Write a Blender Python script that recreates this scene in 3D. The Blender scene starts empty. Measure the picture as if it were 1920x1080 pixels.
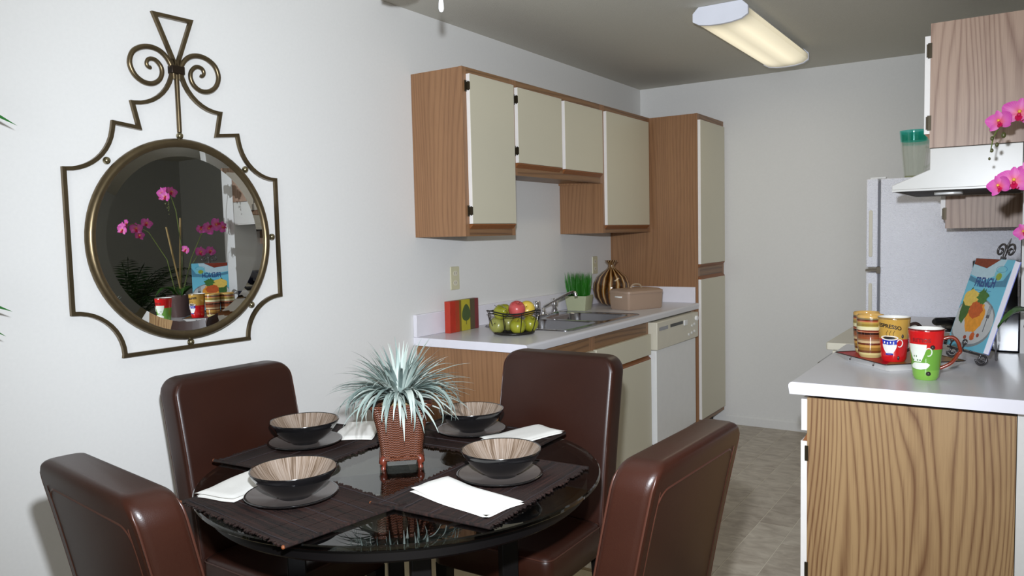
import bpy, bmesh, math, random
from math import sin, cos, pi, radians, sqrt, atan2
from mathutils import Vector, Matrix
random.seed(7)
SC = bpy.context.scene
COL = SC.collection

# ------------------------------------------------------------------ camera, world, lights, exposure
cam_d = bpy.data.cameras.new('camera'); cam = bpy.data.objects.new('camera', cam_d); COL.objects.link(cam)
cR = Vector((0.83725478, 0.54634943, -0.0225107)); cU = Vector((-0.018442, 0.06935726, 0.99742141)); cF = Vector((-0.5465019, 0.8346807, -0.06814547))
cm = Matrix.Identity(4)
for i in range(3):
    cm[i][0] = cR[i]; cm[i][1] = cU[i]; cm[i][2] = -cF[i]
cm[0][3], cm[1][3], cm[2][3] = 2.4098, 0.0, 1.3888
cam.matrix_world = cm
cam_d.sensor_width = 36; cam_d.lens = 1466.925 / 1920 * 36; cam_d.clip_start = 0.05
SC.camera = cam
vs = SC.view_settings
vs.view_transform = 'Standard'; vs.look = 'None'; vs.gamma = 1; vs.use_curve_mapping = False; vs.exposure = 0.0
W = bpy.data.worlds.new('world'); SC.world = W; W.use_nodes = True
W.node_tree.nodes['Background'].inputs[0].default_value = (0.8, 0.85, 1, 1)
W.node_tree.nodes['Background'].inputs[1].default_value = 0.3

def light(name, kind, loc, energy, color, size=0.05, rot=None, sy=None):
    d = bpy.data.lights.new(name, kind); d.energy = energy; d.color = color
    o = bpy.data.objects.new(name, d); COL.objects.link(o); o.location = loc
    if kind == 'AREA':
        d.size = size
        if sy: d.shape = 'RECTANGLE'; d.size_y = sy
    else:
        d.shadow_soft_size = size
    if rot: o.rotation_euler = rot
    return o
# the camera's flash head, a little above and ahead of the lens
fl = light('flash', 'SPOT', (2.33, 0.10, 1.56), 395, (0.86, 0.92, 1.0), 0.022)
fl.data.spot_size = radians(105); fl.data.spot_blend = 1.0
fl.rotation_mode = 'QUATERNION'; fl.rotation_quaternion = Vector((-0.55, 0.83, -0.05)).to_track_quat('-Z', 'Y')
# added soft fill from behind the camera, lifting the ambient level
light('ambient_fill', 'AREA', (3.6, -2.3, 1.5), 45, (0.95, 0.97, 1.0), 1.8, (radians(-90), 0, radians(180)), 1.3)
# the two tubes inside the kitchen fixture
light('tube_light', 'AREA', (1.205, 4.27, 2.335), 2.2, (1.0, 0.88, 0.66), 0.22, (0, 0, 0), 1.1)

# ------------------------------------------------------------------ helpers
def L(r, g, b):
    f = lambda c: (c/255/12.92 if c/255 <= 0.04045 else ((c/255+0.055)/1.055)**2.4)
    return (f(r), f(g), f(b), 1)

def new_mat(name):
    m = bpy.data.materials.new(name); m.use_nodes = True
    nt = m.node_tree; return m, nt, nt.nodes['Principled BSDF']
def N(nt, t, **kw):
    n = nt.nodes.new(t)
    for k, v in kw.items():
        if k in n.inputs: n.inputs[k].default_value = v
        else: setattr(n, k, v)
    return n
def mth(nt, op, a, b=None, c=None):
    n = nt.nodes.new('ShaderNodeMath'); n.operation = op
    for i, v in enumerate((a, b, c)):
        if v is None: continue
        if isinstance(v, (int, float)): n.inputs[i].default_value = v
        else: nt.links.new(v, n.inputs[i])
    return n.outputs[0]
def bump(nt, p, h, strength=0.2, dist=0.002):
    b = N(nt, 'ShaderNodeBump'); b.inputs['Strength'].default_value = strength; b.inputs['Distance'].default_value = dist
    nt.links.new(h, b.inputs['Height']); nt.links.new(b.outputs[0], p.inputs['Normal'])
def plain(name, col, rough=0.5, metal=0, coat=0, spec=0.5, noise=None, bmp=None, vary=0.0):
    m, nt, p = new_mat(name)
    p.inputs['Base Color'].default_value = col; p.inputs['Roughness'].default_value = rough
    p.inputs['Metallic'].default_value = metal; p.inputs['Coat Weight'].default_value = coat
    p.inputs['Specular IOR Level'].default_value = spec; p.inputs['Coat Roughness'].default_value = 0.08
    tc = N(nt, 'ShaderNodeTexCoord')
    nz = N(nt, 'ShaderNodeTexNoise', Scale=noise or 20, Detail=3.0)
    nt.links.new(tc.outputs['Object'], nz.inputs['Vector'])
    v = vary or 0.04
    mx = N(nt, 'ShaderNodeMix', data_type='RGBA')
    mx.inputs['A'].default_value = tuple(c*(1-v) for c in col[:3]) + (1,)
    mx.inputs['B'].default_value = tuple(min(1, c*(1+v)) for c in col[:3]) + (1,)
    nt.links.new(nz.outputs['Fac'], mx.inputs['Factor']); nt.links.new(mx.outputs['Result'], p.inputs['Base Color'])
    if bmp: bump(nt, p, nz.outputs['Fac'], bmp[0], bmp[1])
    return m

def wood(name, light_c, dark_c, horiz=False, k1=16, k2=7.0, shift=0.0, rough=0.42, contrast=0.75):
    m, nt, p = new_mat(name)
    tc = N(nt, 'ShaderNodeTexCoord'); sp = N(nt, 'ShaderNodeSeparateXYZ'); nt.links.new(tc.outputs['Object'], sp.inputs[0])
    s = mth(nt, 'ADD', sp.outputs[0], sp.outputs[1])
    u, w = (sp.outputs[2], s) if horiz else (s, sp.outputs[2])
    u = mth(nt, 'ADD', u, shift)
    def comb(a, b, c=0.0):
        n = N(nt, 'ShaderNodeCombineXYZ')
        for i, v in enumerate((a, b, c)):
            if isinstance(v, (int, float)): n.inputs[i].default_value = v
            else: nt.links.new(v, n.inputs[i])
        return n.outputs[0]
    nz = N(nt, 'ShaderNodeTexNoise', Scale=1.0, Detail=1.5, Roughness=0.4)
    nt.links.new(comb(mth(nt, 'MULTIPLY', u, 4.5), mth(nt, 'MULTIPLY', w, 0.6), shift), nz.inputs['Vector'])
    f = mth(nt, 'ADD', mth(nt, 'MULTIPLY', u, k1), mth(nt, 'MULTIPLY', nz.outputs['Fac'], k2))
    fr = mth(nt, 'FRACT', f)
    tri = mth(nt, 'ABSOLUTE', mth(nt, 'SUBTRACT', mth(nt, 'MULTIPLY', fr, 2), 1))
    line = mth(nt, 'POWER', tri, 2.6)
    fib = N(nt, 'ShaderNodeTexNoise', Scale=1.0, Detail=2.0)
    nt.links.new(comb(mth(nt, 'MULTIPLY', u, 260), mth(nt, 'MULTIPLY', w, 7)), fib.inputs['Vector'])
    big = N(nt, 'ShaderNodeTexNoise', Scale=1.0, Detail=1.0)
    nt.links.new(comb(mth(nt, 'MULTIPLY', u, 14), mth(nt, 'MULTIPLY', w, 0.7)), big.inputs['Vector'])
    fac = mth(nt, 'ADD', mth(nt, 'MULTIPLY', line, contrast),
              mth(nt, 'ADD', mth(nt, 'MULTIPLY', mth(nt, 'SUBTRACT', fib.outputs['Fac'], 0.5), 0.9), mth(nt, 'MULTIPLY', mth(nt, 'SUBTRACT', big.outputs['Fac'], 0.4), 0.7)))
    mx = N(nt, 'ShaderNodeMix', data_type='RGBA'); mx.inputs['A'].default_value = light_c; mx.inputs['B'].default_value = dark_c
    mx.clamp_factor = True
    nt.links.new(fac, mx.inputs['Factor']); nt.links.new(mx.outputs['Result'], p.inputs['Base Color'])
    p.inputs['Roughness'].default_value = rough
    bump(nt, p, fac, 0.08, 0.001)
    return m

def zbands(name, stops, rough=0.15, coat=0.6, interp='CONSTANT', height=0.17):
    """glaze bands around a turned pot, by height"""
    m, nt, p = new_mat(name)
    tc = N(nt, 'ShaderNodeTexCoord'); sp = N(nt, 'ShaderNodeSeparateXYZ'); nt.links.new(tc.outputs['Object'], sp.inputs[0])
    nz = N(nt, 'ShaderNodeTexNoise', Scale=25.0, Detail=1.0); nt.links.new(tc.outputs['Object'], nz.inputs['Vector'])
    z = mth(nt, 'ADD', mth(nt, 'DIVIDE', sp.outputs[2], height), mth(nt, 'MULTIPLY', mth(nt, 'SUBTRACT', nz.outputs['Fac'], 0.5), 0.012))
    r = N(nt, 'ShaderNodeValToRGB'); r.color_ramp.interpolation = interp
    el = r.color_ramp.elements
    el[0].position = stops[0][0]; el[0].color = stops[0][1]; el[1].position = stops[1][0]; el[1].color = stops[1][1]
    for q, c in stops[2:]:
        e = el.new(q); e.color = c
    nt.links.new(z, r.inputs[0]); nt.links.new(r.outputs[0], p.inputs['Base Color'])
    p.inputs['Roughness'].default_value = rough; p.inputs['Coat Weight'].default_value = coat
    return m

def clear_glass(name, tint, refl=0.04, rough=0.01, gain=0.95):
    """thin glass: tinted see-through plus a Fresnel mirror"""
    m = bpy.data.materials.new(name); m.use_nodes = True; nt = m.node_tree
    nt.nodes.clear()
    out = N(nt, 'ShaderNodeOutputMaterial'); mix = N(nt, 'ShaderNodeMixShader')
    tr = N(nt, 'ShaderNodeBsdfTransparent'); tr.inputs[0].default_value = tint
    gl = N(nt, 'ShaderNodeBsdfGlossy'); gl.inputs['Roughness'].default_value = rough; gl.inputs[0].default_value = (1, 1, 1, 1)
    lw = N(nt, 'ShaderNodeLayerWeight'); lw.inputs['Blend'].default_value = 0.5
    nt.links.new(mth(nt, 'ADD', mth(nt, 'MULTIPLY', mth(nt, 'POWER', lw.outputs['Facing'], 5.0), gain), refl), mix.inputs[0])
    nt.links.new(tr.outputs[0], mix.inputs[1]); nt.links.new(gl.outputs[0], mix.inputs[2]); nt.links.new(mix.outputs[0], out.inputs[0])
    return m

class MB:
    def __init__(s): s.v = []; s.f = []
    def add(s, vs, fs):
        b = len(s.v); s.v += [tuple(v) for v in vs]; s.f += [tuple(b+i for i in f) for f in fs]; return s
    def box(s, x0, y0, z0, x1, y1, z1):
        return s.add([(x0,y0,z0),(x1,y0,z0),(x1,y1,z0),(x0,y1,z0),(x0,y0,z1),(x1,y0,z1),(x1,y1,z1),(x0,y1,z1)],
                     [(0,3,2,1),(4,5,6,7),(0,1,5,4),(1,2,6,5),(2,3,7,6),(3,0,4,7)])
    def obox(s, c, ax, ay, az, hx, hy, hz):
        c = Vector(c); ax, ay, az = Vector(ax)*hx, Vector(ay)*hy, Vector(az)*hz
        P = [c+ax*i+ay*j+az*k for k in (-1,1) for (i,j) in ((-1,-1),(1,-1),(1,1),(-1,1))]
        return s.add(P, [(0,3,2,1),(4,5,6,7),(0,1,5,4),(1,2,6,5),(2,3,7,6),(3,0,4,7)])
    def prism(s, poly, axis, a, b):
        n = len(poly)
        def P(u, w, t): return {'x':(t,u,w),'y':(u,t,w),'z':(u,w,t)}[axis]
        vs = [P(u,w,a) for u,w in poly]+[P(u,w,b) for u,w in poly]
        fs = [tuple(range(n))[::-1], tuple(range(n,2*n))]+[(i,(i+1)%n,n+(i+1)%n,n+i) for i in range(n)]
        return s.add(vs, fs)
    def lathe(s, prof, c=(0,0,0), seg=32, cap0=True, cap1=True):
        n = len(prof); vs = []; fs = []
        for r, z in prof:
            for i in range(seg):
                a = 2*pi*i/seg; vs.append((c[0]+r*cos(a), c[1]+r*sin(a), c[2]+z))
        for k in range(n-1):
            for i in range(seg):
                j = (i+1) % seg; fs.append((k*seg+i, k*seg+j, (k+1)*seg+j, (k+1)*seg+i))
        if cap0: fs.append(tuple(range(seg))[::-1])
        if cap1: fs.append(tuple((n-1)*seg+i for i in range(seg)))
        return s.add(vs, fs)
    def ball(s, c, r, seg=12, rings=8, sx=1, sy=1, sz=1):
        vs = []; fs = []
        for k in range(1, rings):
            t = pi*k/rings
            for i in range(seg):
                a = 2*pi*i/seg; vs.append((c[0]+sx*r*sin(t)*cos(a), c[1]+sy*r*sin(t)*sin(a), c[2]+sz*r*cos(t)))
        vs += [(c[0],c[1],c[2]+sz*r),(c[0],c[1],c[2]-sz*r)]
        T, B = len(vs)-2, len(vs)-1
        for k in range(rings-2):
            for i in range(seg):
                j=(i+1)%seg; fs.append((k*seg+i,(k+1)*seg+i,(k+1)*seg+j,k*seg+j))
        for i in range(seg):
            j=(i+1)%seg; fs.append((T,i,j)); fs.append((B,(rings-2)*seg+j,(rings-2)*seg+i))
        return s.add(vs, fs)
    def tube(s, path, r, seg=8, closed=False, up=None, sq=False, sub=1):
        P = [Vector(p) for p in path]; n = len(P)
        R = list(r) if isinstance(r, (list, tuple)) else [r]*n
        if sub > 1:
            P2, R2 = [], []
            for i in range(n-1):
                a, b, c_, d_ = P[max(i-1, 0)], P[i], P[i+1], P[min(i+2, n-1)]
                for k in range(sub):
                    t = k/sub
                    P2.append(0.5*((2*b)+(c_-a)*t+(2*a-5*b+4*c_-d_)*t*t+(3*b-a-3*c_+d_)*t**3)); R2.append(R[i]*(1-t)+R[i+1]*t)
            P, R = P2+[P[-1]], R2+[R[-1]]; n = len(P)
        off = pi/4 if sq else 0
        if sq: seg = 4
        T = []
        for i in range(n):
            a = P[i-1] if (i > 0 or closed) else P[i]; b = P[(i+1) % n] if (i < n-1 or closed) else P[i]
            d1 = (P[i]-a); d2 = (b-P[i])
            d1 = d1.normalized() if d1.length > 1e-9 else d2.normalized(); d2 = d2.normalized() if d2.length > 1e-9 else d1
            t = (d1+d2); t = t.normalized() if t.length > 1e-6 else d1
            T.append((t, d1.dot(t)))
        ref = Vector(up) if up else (Vector((0,0,1)) if abs(T[0][0].z) < 0.9 else Vector((1,0,0)))
        nrm = (ref - T[0][0]*ref.dot(T[0][0])).normalized()
        vs = []; fs = []
        for i in range(n):
            t, cs = T[i]
            if up: nrm = (Vector(up) - t*Vector(up).dot(t)).normalized()
            else: nrm = (nrm - t*nrm.dot(t)).normalized()
            bi = t.cross(nrm)
            k = 1/max(0.5, cs) if sq else 1
            for j in range(seg):
                a = off+2*pi*j/seg
                vs.append(P[i]+nrm*(R[i]*cos(a))+bi*(R[i]*sin(a)*k))
        m = n if closed else n-1
        for i in range(m):
            for j in range(seg):
                q=(j+1)%seg; i2=(i+1)%n
                fs.append((i*seg+j,i*seg+q,i2*seg+q,i2*seg+j))
        if not closed:
            fs.append(tuple(range(seg))[::-1]); fs.append(tuple((n-1)*seg+j for j in range(seg)))
        return s.add(vs, fs)
    def loft(s, rings, cap=True):
        n = len(rings[0]); b = []
        for r in rings: b += list(r)
        fs = []
        for k in range(len(rings)-1):
            for i in range(n):
                j=(i+1)%n; fs.append((k*n+i,k*n+j,(k+1)*n+j,(k+1)*n+i))
        if cap: fs.append(tuple(range(n))[::-1]); fs.append(tuple((len(rings)-1)*n+i for i in range(n)))
        return s.add(b, fs)
    def grid(s, fn, nu, nv):
        vs = [fn(i/nu, j/nv) for j in range(nv+1) for i in range(nu+1)]
        fs = [(j*(nu+1)+i, j*(nu+1)+i+1, (j+1)*(nu+1)+i+1, (j+1)*(nu+1)+i) for j in range(nv) for i in range(nu)]
        return s.add(vs, fs)
    def mesh(s, name, smooth=0):
        me = bpy.data.meshes.new(name); me.from_pydata(s.v, [], s.f); me.validate(); 
        bm = bmesh.new(); bm.from_mesh(me); bmesh.ops.recalc_face_normals(bm, faces=bm.faces); bm.to_mesh(me); bm.free()
        if smooth:
            me.shade_smooth(); me.set_sharp_from_angle(angle=radians(smooth))
        return me

def root_props(o, label=None, cat=None, group=None, kind=None):
    if label: o['label'] = label
    if cat: o['category'] = cat
    if group: o['group'] = group
    if kind: o['kind'] = kind
    return o
def E(name, label, cat, loc=(0,0,0), rz=0, group=None):
    o = bpy.data.objects.new(name, None); COL.objects.link(o); o.location = loc; o.rotation_euler = (0,0,rz)
    o.empty_display_size = 0.1
    return root_props(o, label, cat, group)
def O(name, mb, mat, parent=None, smooth=0, bevel=0, label=None, cat=None, group=None, kind=None, seg=2):
    me = mb.mesh(name, smooth) if isinstance(mb, MB) else mb
    if mat is not None and not me.materials: me.materials.append(mat)
    o = bpy.data.objects.new(name, me); COL.objects.link(o)
    if parent: o.parent = parent
    if bevel:
        b = o.modifiers.new('bevel', 'BEVEL'); b.width = bevel; b.segments = seg; b.limit_method = 'ANGLE'; b.angle_limit = radians(40)
        me.shade_smooth(); me.set_sharp_from_angle(angle=radians(50))
    return root_props(o, label, cat, group, kind)
def S(name, mb, mat, parent=None, **k):
    o = O(name, mb, mat, parent, **k)
    if not parent: o['kind'] = 'structure'
    return o
def box(*a): return MB().box(*a)
def text_mesh(body, size, extrude=0.0003, bold=0.0):
    cu = bpy.data.curves.new('lettering', 'FONT'); cu.body = body; cu.size = size; cu.extrude = extrude; cu.align_x = 'CENTER'
    cu.offset = bold; cu.resolution_u = 3
    ob = bpy.data.objects.new('lettering_source', cu); COL.objects.link(ob)
    dg = bpy.context.evaluated_depsgraph_get(); me = bpy.data.meshes.new_from_object(ob.evaluated_get(dg))
    bpy.data.objects.remove(ob); bpy.data.curves.remove(cu); me.materials.clear()
    return me

# ------------------------------------------------------------------ materials
def wall_mat(name, col, vary=0.03):
    return plain(name, col, 0.72, noise=90, bmp=(0.18, 0.0012), vary=vary, spec=0.25)
M = {}
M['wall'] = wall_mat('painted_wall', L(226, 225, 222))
M['wall_dimmed'] = wall_mat('dimmed_living_wall', L(172, 172, 166))  # living room walls: flash falloff put into the colour as a darker tone
M['ceiling'] = plain('ceiling_texture', L(205, 202, 192), 0.9, noise=130, bmp=(0.5, 0.003), vary=0.06, spec=0.1)
M['oak'] = wood('oak_end', L(168, 136, 96), L(112, 76, 48), k1=46, k2=20, contrast=0.85)
M['oak2'] = wood('oak_side', L(152, 112, 78), L(112, 76, 50), k1=46, k2=12, shift=0.31, contrast=0.42)
M['oakh'] = wood('oak_rail', L(138, 102, 68), L(90, 60, 38), horiz=True, k1=40, k2=5)
M['oakd'] = plain('oak_edge_dark', L(136, 84, 44), 0.5, noise=60, vary=0.2)
M['oakp'] = wood('oak_pink', L(176, 148, 128), L(130, 98, 80), k1=46, k2=18, shift=0.77)
M['lam'] = plain('cream_laminate', L(206, 200, 178), 0.38, noise=6, vary=0.015)
M['lamw'] = plain('white_laminate_edge', L(240, 236, 232), 0.4)
M['counter'] = plain('countertop_laminate', L(214, 213, 217), 0.28, noise=400, vary=0.05)
M['counter_edge'] = plain('countertop_edge', L(232, 230, 238), 0.35)
M['splash'] = plain('backsplash_laminate', L(232, 229, 236), 0.35)
M['grout'] = plain('vinyl_joint', L(214, 206, 190), 0.5)
M['carpet'] = plain('beige_carpet', L(186, 172, 140), 0.95, noise=300, bmp=(0.8, 0.004), vary=0.2)
M['dark'] = plain('dark_recess', L(40, 32, 28), 0.7)
M['bronze_hinge'] = plain('hinge_bronze', L(62, 54, 40), 0.4, metal=0.7)
M['appl'] = plain('appliance_white', L(232, 232, 230), 0.3)
M['applc'] = plain('appliance_cream', L(214, 208, 190), 0.35)
M['chrome'] = plain('chrome', L(225, 225, 228), 0.08, metal=1)
M['steel'] = plain('brushed_steel', L(158, 158, 164), 0.2, metal=1, noise=120, vary=0.1)
M['blackm'] = plain('black_metal', L(30, 28, 26), 0.4, metal=0.3)
M['blackw'] = plain('black_lacquered_wood', L(12, 10, 10), 0.4, coat=0.0, spec=0.25)
M['blackp'] = plain('black_plastic', L(22, 22, 24), 0.35)
M['navy'] = plain('dark_glass_panel', L(40, 42, 58), 0.12, coat=0.5)
M['outlet'] = plain('outlet_ivory', L(205, 200, 168), 0.4)
M['hood'] = plain('hood_enamel', L(206, 204, 198), 0.3)
M['napkin'] = plain('napkin_cotton', L(240, 238, 232), 0.9, noise=200, bmp=(0.15, 0.0006))
M['iron'] = plain('easel_iron', L(92, 90, 92), 0.35, metal=0.8)
M['ivory'] = plain('glaze_ivory', L(244, 242, 236), 0.12, coat=0.5)
M['redg'] = plain('glaze_red', L(214, 34, 34), 0.12, coat=0.6)
M['brownh'] = plain('glaze_brown_handle', L(128, 44, 22), 0.15, coat=0.6)
M['darkh'] = plain('glaze_dark_handle', L(44, 28, 26), 0.15, coat=0.6)
M['blackink'] = plain('black_ink', L(34, 28, 24), 0.4)
M['redink'] = plain('dark_red_ink', L(140, 20, 24), 0.4)
M['blue'] = plain('blue_glaze', L(36, 54, 170), 0.2, coat=0.4)
M['white'] = plain('white_paint', L(245, 245, 245), 0.3)

# vinyl tile: marbled, each tile a slightly different tone
def vinyl():
    m, nt, p = new_mat('vinyl_tile')
    tc = N(nt, 'ShaderNodeTexCoord'); oi = N(nt, 'ShaderNodeObjectInfo')
    mp = N(nt, 'ShaderNodeMapping'); mp.inputs['Scale'].default_value = (16, 30, 1)
    nt.links.new(tc.outputs['Object'], mp.inputs[0])
    av = N(nt, 'ShaderNodeVectorMath', operation='ADD'); nt.links.new(mp.outputs[0], av.inputs[0])
    cb = N(nt, 'ShaderNodeCombineXYZ'); nt.links.new(mth(nt, 'MULTIPLY', oi.outputs['Random'], 40), cb.inputs[2]); nt.links.new(cb.outputs[0], av.inputs[1])
    nz = N(nt, 'ShaderNodeTexNoise', Scale=0.55, Detail=5.0, Roughness=0.6, Distortion=0.8); nt.links.new(av.outputs[0], nz.inputs['Vector'])
    r = N(nt, 'ShaderNodeValToRGB'); r.color_ramp.elements[0].position = 0.3; r.color_ramp.elements[1].position = 0.72
    r.color_ramp.elements[0].color = L(156, 142, 126); r.color_ramp.elements[1].color = L(202, 192, 176)
    nt.links.new(mth(nt, 'ADD', nz.outputs['Fac'], mth(nt, 'MULTIPLY', mth(nt, 'SUBTRACT', oi.outputs['Random'], 0.5), 0.16)), r.inputs[0])
    nt.links.new(r.outputs[0], p.inputs['Base Color']); p.inputs['Roughness'].default_value = 0.38
    bump(nt, p, nz.outputs['Fac'], 0.15, 0.001)
    return m
M['vinyl'] = vinyl()

def leather():
    m, nt, p = new_mat('brown_leather')
    tc = N(nt, 'ShaderNodeTexCoord'); nz = N(nt, 'ShaderNodeTexNoise', Scale=5.0, Detail=4.0); nt.links.new(tc.outputs['Object'], nz.inputs['Vector'])
    vo = N(nt, 'ShaderNodeTexVoronoi', Scale=420.0); nt.links.new(tc.outputs['Object'], vo.inputs['Vector'])
    mx = N(nt, 'ShaderNodeMix', data_type='RGBA'); mx.inputs['A'].default_value = L(36, 16, 10); mx.inputs['B'].default_value = L(50, 24, 15)
    nt.links.new(nz.outputs['Fac'], mx.inputs['Factor']); nt.links.new(mx.outputs['Result'], p.inputs['Base Color'])
    p.inputs['Roughness'].default_value = 0.36; p.inputs['Specular IOR Level'].default_value = 0.4
    bump(nt, p, vo.outputs['Distance'], 0.12, 0.0006)
    return m
M['leather'] = leather()
M['piping'] = plain('leather_piping', L(62, 34, 25), 0.35)

# ------------------------------------------------------------------ room
XR = 2.405; YB = 5.482; H = 2.44; YC = 2.80; XE = 6.6; YF = -2.6
flo = S('floor', box(0, YC, -0.06, XR+0.12, YB, -0.0012), M['grout'])
me_full = None
ti = 0
for i in range(0, 17):
    x0 = 0.093 + 0.1535*(i-0.6); x1 = x0+0.1535
    if x0 > XR: break
    off = (i*0.152*1.37) % 0.457
    y = YC - off
    while y < YB:
        a, b = max(y, YC), min(y+0.457, YB)
        xa, xb = max(x0, 0.002), min(x1, XR)
        if b-a > 0.01 and xb-xa > 0.01 and not (xb < 0.5) and not (xa > 1.95):
            g = 0.0021
            O('tile', box(xa+g, a+g*0.6, -0.004, xb-g, b-g*0.6, 0.0), M['vinyl'], flo)
        y += 0.457
S('floor.001', box(0, YF, -0.06, XE, YC-0.02, 0.0), M['carpet'])
S('floor.002', box(XR+0.12, YC-0.02, -0.06, XE, YB, 0.0), M['carpet'])
S('trim_1', box(0, YC-0.02, -0.05, XR+0.12, YC, 0.003), plain('threshold_strip', L(150, 130, 100), 0.4, metal=0.5), bevel=0.001)
S('ceiling', box(-0.1, YF-0.1, H, XE+0.1, YB+0.1, H+0.08), M['ceiling'])
S('wall_left', box(-0.1, YF, -0.06, 0, YB+0.1, H), M['wall'])
S('wall_back', box(0, YB, -0.06, XR+0.12, YB+0.1, H), M['wall'])
S('wall_back.001', box(XR+0.12, YB, -0.06, XE, YB+0.1, H), M['wall_dimmed'])
S('wall_right', box(XR, 3.387, -0.0, XR+0.12, YB, H), M['wall'])
S('wall_right.001', box(XR, 2.55, 0.0, XR+0.12, 3.387, 0.874), M['wall'])
S('wall_far_right', box(XE, YF, -0.06, XE+0.1, YB+0.1, H), M['wall_dimmed'])
S('wall_front', box(0, YF-0.1, -0.06, XE, YF, H), M['wall'])
prof = lambda t: [(0, 0), (t, 0), (t, 0.055), (t*0.5, 0.068), (0, 0.07)]
S('baseboard_back', MB().prism([(YB-u, w) for u, w in prof(0.011)], 'x', 0.64, 1.80), M['wall'])
S('baseboard_left', MB().prism([(u, w) for u, w in prof(0.011)], 'y', YF, 2.835), M['wall'])

# ------------------------------------------------------------------ left wall cabinets
def hinge(parent, x, y, z, h=0.05, side=1):
    """cabinet hinge: leaf on the frame and knuckle"""
    mb = MB().box(x, y-0.012, z-h/2, x+0.004, y+0.001, z+h/2)
    mb.tube([(x+0.012, y+0.001, z-h*0.42), (x+0.012, y+0.001, z+h*0.42)], 0.0045, 6)
    mb.box(x+0.004, y-0.002, z-h*0.36, x+0.021, y+0.002, z+h*0.36)
    return O('hinge', mb, M['bronze_hinge'], parent, smooth=40)
def door(parent, x, y0, y1, z0, z1, hinges=None, pull=True, lam='lam', t=0.02, sgn=1, name='door', pull_top=False):
    """slab door whose face looks along sgn*x"""
    xa, xb = (x, x+t) if sgn > 0 else (x-t, x)
    d = O(name, box(xa, y0, z0, xb, y1, z1), M[lam], parent, bevel=0.0015)
    e = 0.0008
    edge = MB().box(xa+e, y0-e, z0, xb-e, y0, z1).box(xa+e, y1, z0, xb-e, y1+e, z1).box(xa+e, y0, z1, xb-e, y1, z1+e)
    O('edge_band', edge, M['lamw'], d)
    if pull:
        xp = (x, x+t*0.9) if sgn > 0 else (x-t*0.9, x)
        if pull_top: poly = [(xp[0], z1+0.001), (xp[1] if sgn > 0 else xp[0], z1+0.001), (xp[1], z1+0.001), (xp[1]-0.004*sgn, z1+0.018), (xp[0], z1+0.018)]; poly = [(xp[0], z1+0.001), (xp[1], z1+0.001), (xp[1], z1+0.006), (xp[0], z1+0.022)]
        else: poly = [(xp[0], z0-0.001), (xp[1], z0-0.001), (xp[1] if sgn > 0 else xp[1], z0-0.006 if sgn > 0 else z0-0.024), (xp[0], z0-0.024 if sgn > 0 else z0-0.006)]
        O('pull_strip', MB().prism(poly, 'y', y0+0.001, y1-0.001), M['oakd'], d)
    for hz, hy in (hinges or []): hinge(d, x if sgn > 0 else x-0.02, hy, hz)
    return d
ZT = 2.145
def upper(name, label, y0, y1, z0, doors, extra=0):
    c = E(name, label, 'cabinet', (0, 0, 0))
    O('side_panel', box(0.001, y0, z0, 0.278, y0+0.012, ZT-0.001), M['oak2'], c)
    O('side_panel', box(0.001, y1-0.012, z0, 0.278, y1-0.0006, ZT-0.001), M['oak2'], c)
    O('bottom_panel', box(0.001, y0+0.012, z0+0.012, 0.278, y1-0.012, z0+0.024), M['oakh'], c)
    O('top_panel', box(0.001, y0+0.012, ZT-0.014, 0.278, y1-0.012, ZT-0.002), M['oakh'], c)
    O('back_panel', box(0.001, y0+0.012, z0+0.024, 0.006, y1-0.012, ZT-0.014), M['oak2'], c)
    fy = [y0] + [q for q in extra] + [y1-0.0006] if extra else [y0, y1-0.0006]
    O('top_rail', box(0.278, y0+0.03, ZT-0.045, 0.297, y1-0.03, ZT), M['oakh'], c)
    O('bottom_rail', box(0.278, y0+0.03, z0, 0.297, y1-0.03, z0+0.062), M['oakh'], c)
    O('stile', box(0.278, y0, z0, 0.297, y0+0.03, ZT), M['oak2'], c)
    O('stile', box(0.278, y1-0.0306, z0, 0.297, y1-0.0006, ZT), M['oak2'], c)
    for q in (extra or []): O('stile', box(0.278, q-0.02, z0+0.062, 0.297, q+0.02, ZT-0.045), M['oak2'], c)
    for a in doors: door(c, 0.297, *a)
    return c
upper('wall_cabinet', 'tall single-door oak wall cabinet, nearest on the left wall, over the fruit basket', 2.857, 3.271, 1.385,
      [(2.887, 3.25, 1.442, 2.113, [(2.06, 2.886), (1.50, 2.886)])])
upper('wall_cabinet', 'short two-door oak wall cabinet over the kitchen sink', 3.272, 4.241, 1.681,
      [(3.285, 3.722, 1.742, 2.108, [(2.05, 3.284), (1.80, 3.284)]), (3.757, 4.21, 1.738, 2.104)], extra=[3.739])
upper('wall_cabinet', 'tall single-door oak wall cabinet touching the pantry, over the striped vase', 4.242, 4.946, 1.385,
      [(4.262, 4.89, 1.433, 2.108)])
# pantry
c = E('pantry_cabinet', 'floor-to-head-height oak pantry cabinet with two cream doors beside back wall', 'cabinet')
y0, y1 = 4.948, 5.474
O('side_panel', box(0.001, y0, 0.1, 0.61, y0+0.015, ZT-0.001), M['oak2'], c)
O('side_panel', box(0.001, y1-0.015, 0.1, 0.61, y1, ZT-0.001), M['oak2'], c)
O('top_panel', box(0.001, y0+0.015, ZT-0.016, 0.61, y1-0.015, ZT-0.002), M['oakh'], c)
O('bottom_panel', box(0.001, y0+0.015, 0.1, 0.61, y1-0.015, 0.115), M['oakh'], c)
O('top_rail', box(0.61, y0+0.035, ZT-0.04, 0.628, y1-0.035, ZT), M['oakh'], c)
O('middle_rail', box(0.61, y0+0.035, 1.06, 0.628, y1-0.035, 1.17), M['oakh'], c)
O('bottom_rail', box(0.61, y0+0.035, 0.1, 0.628, y1-0.035, 0.14), M['oakh'], c)
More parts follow.
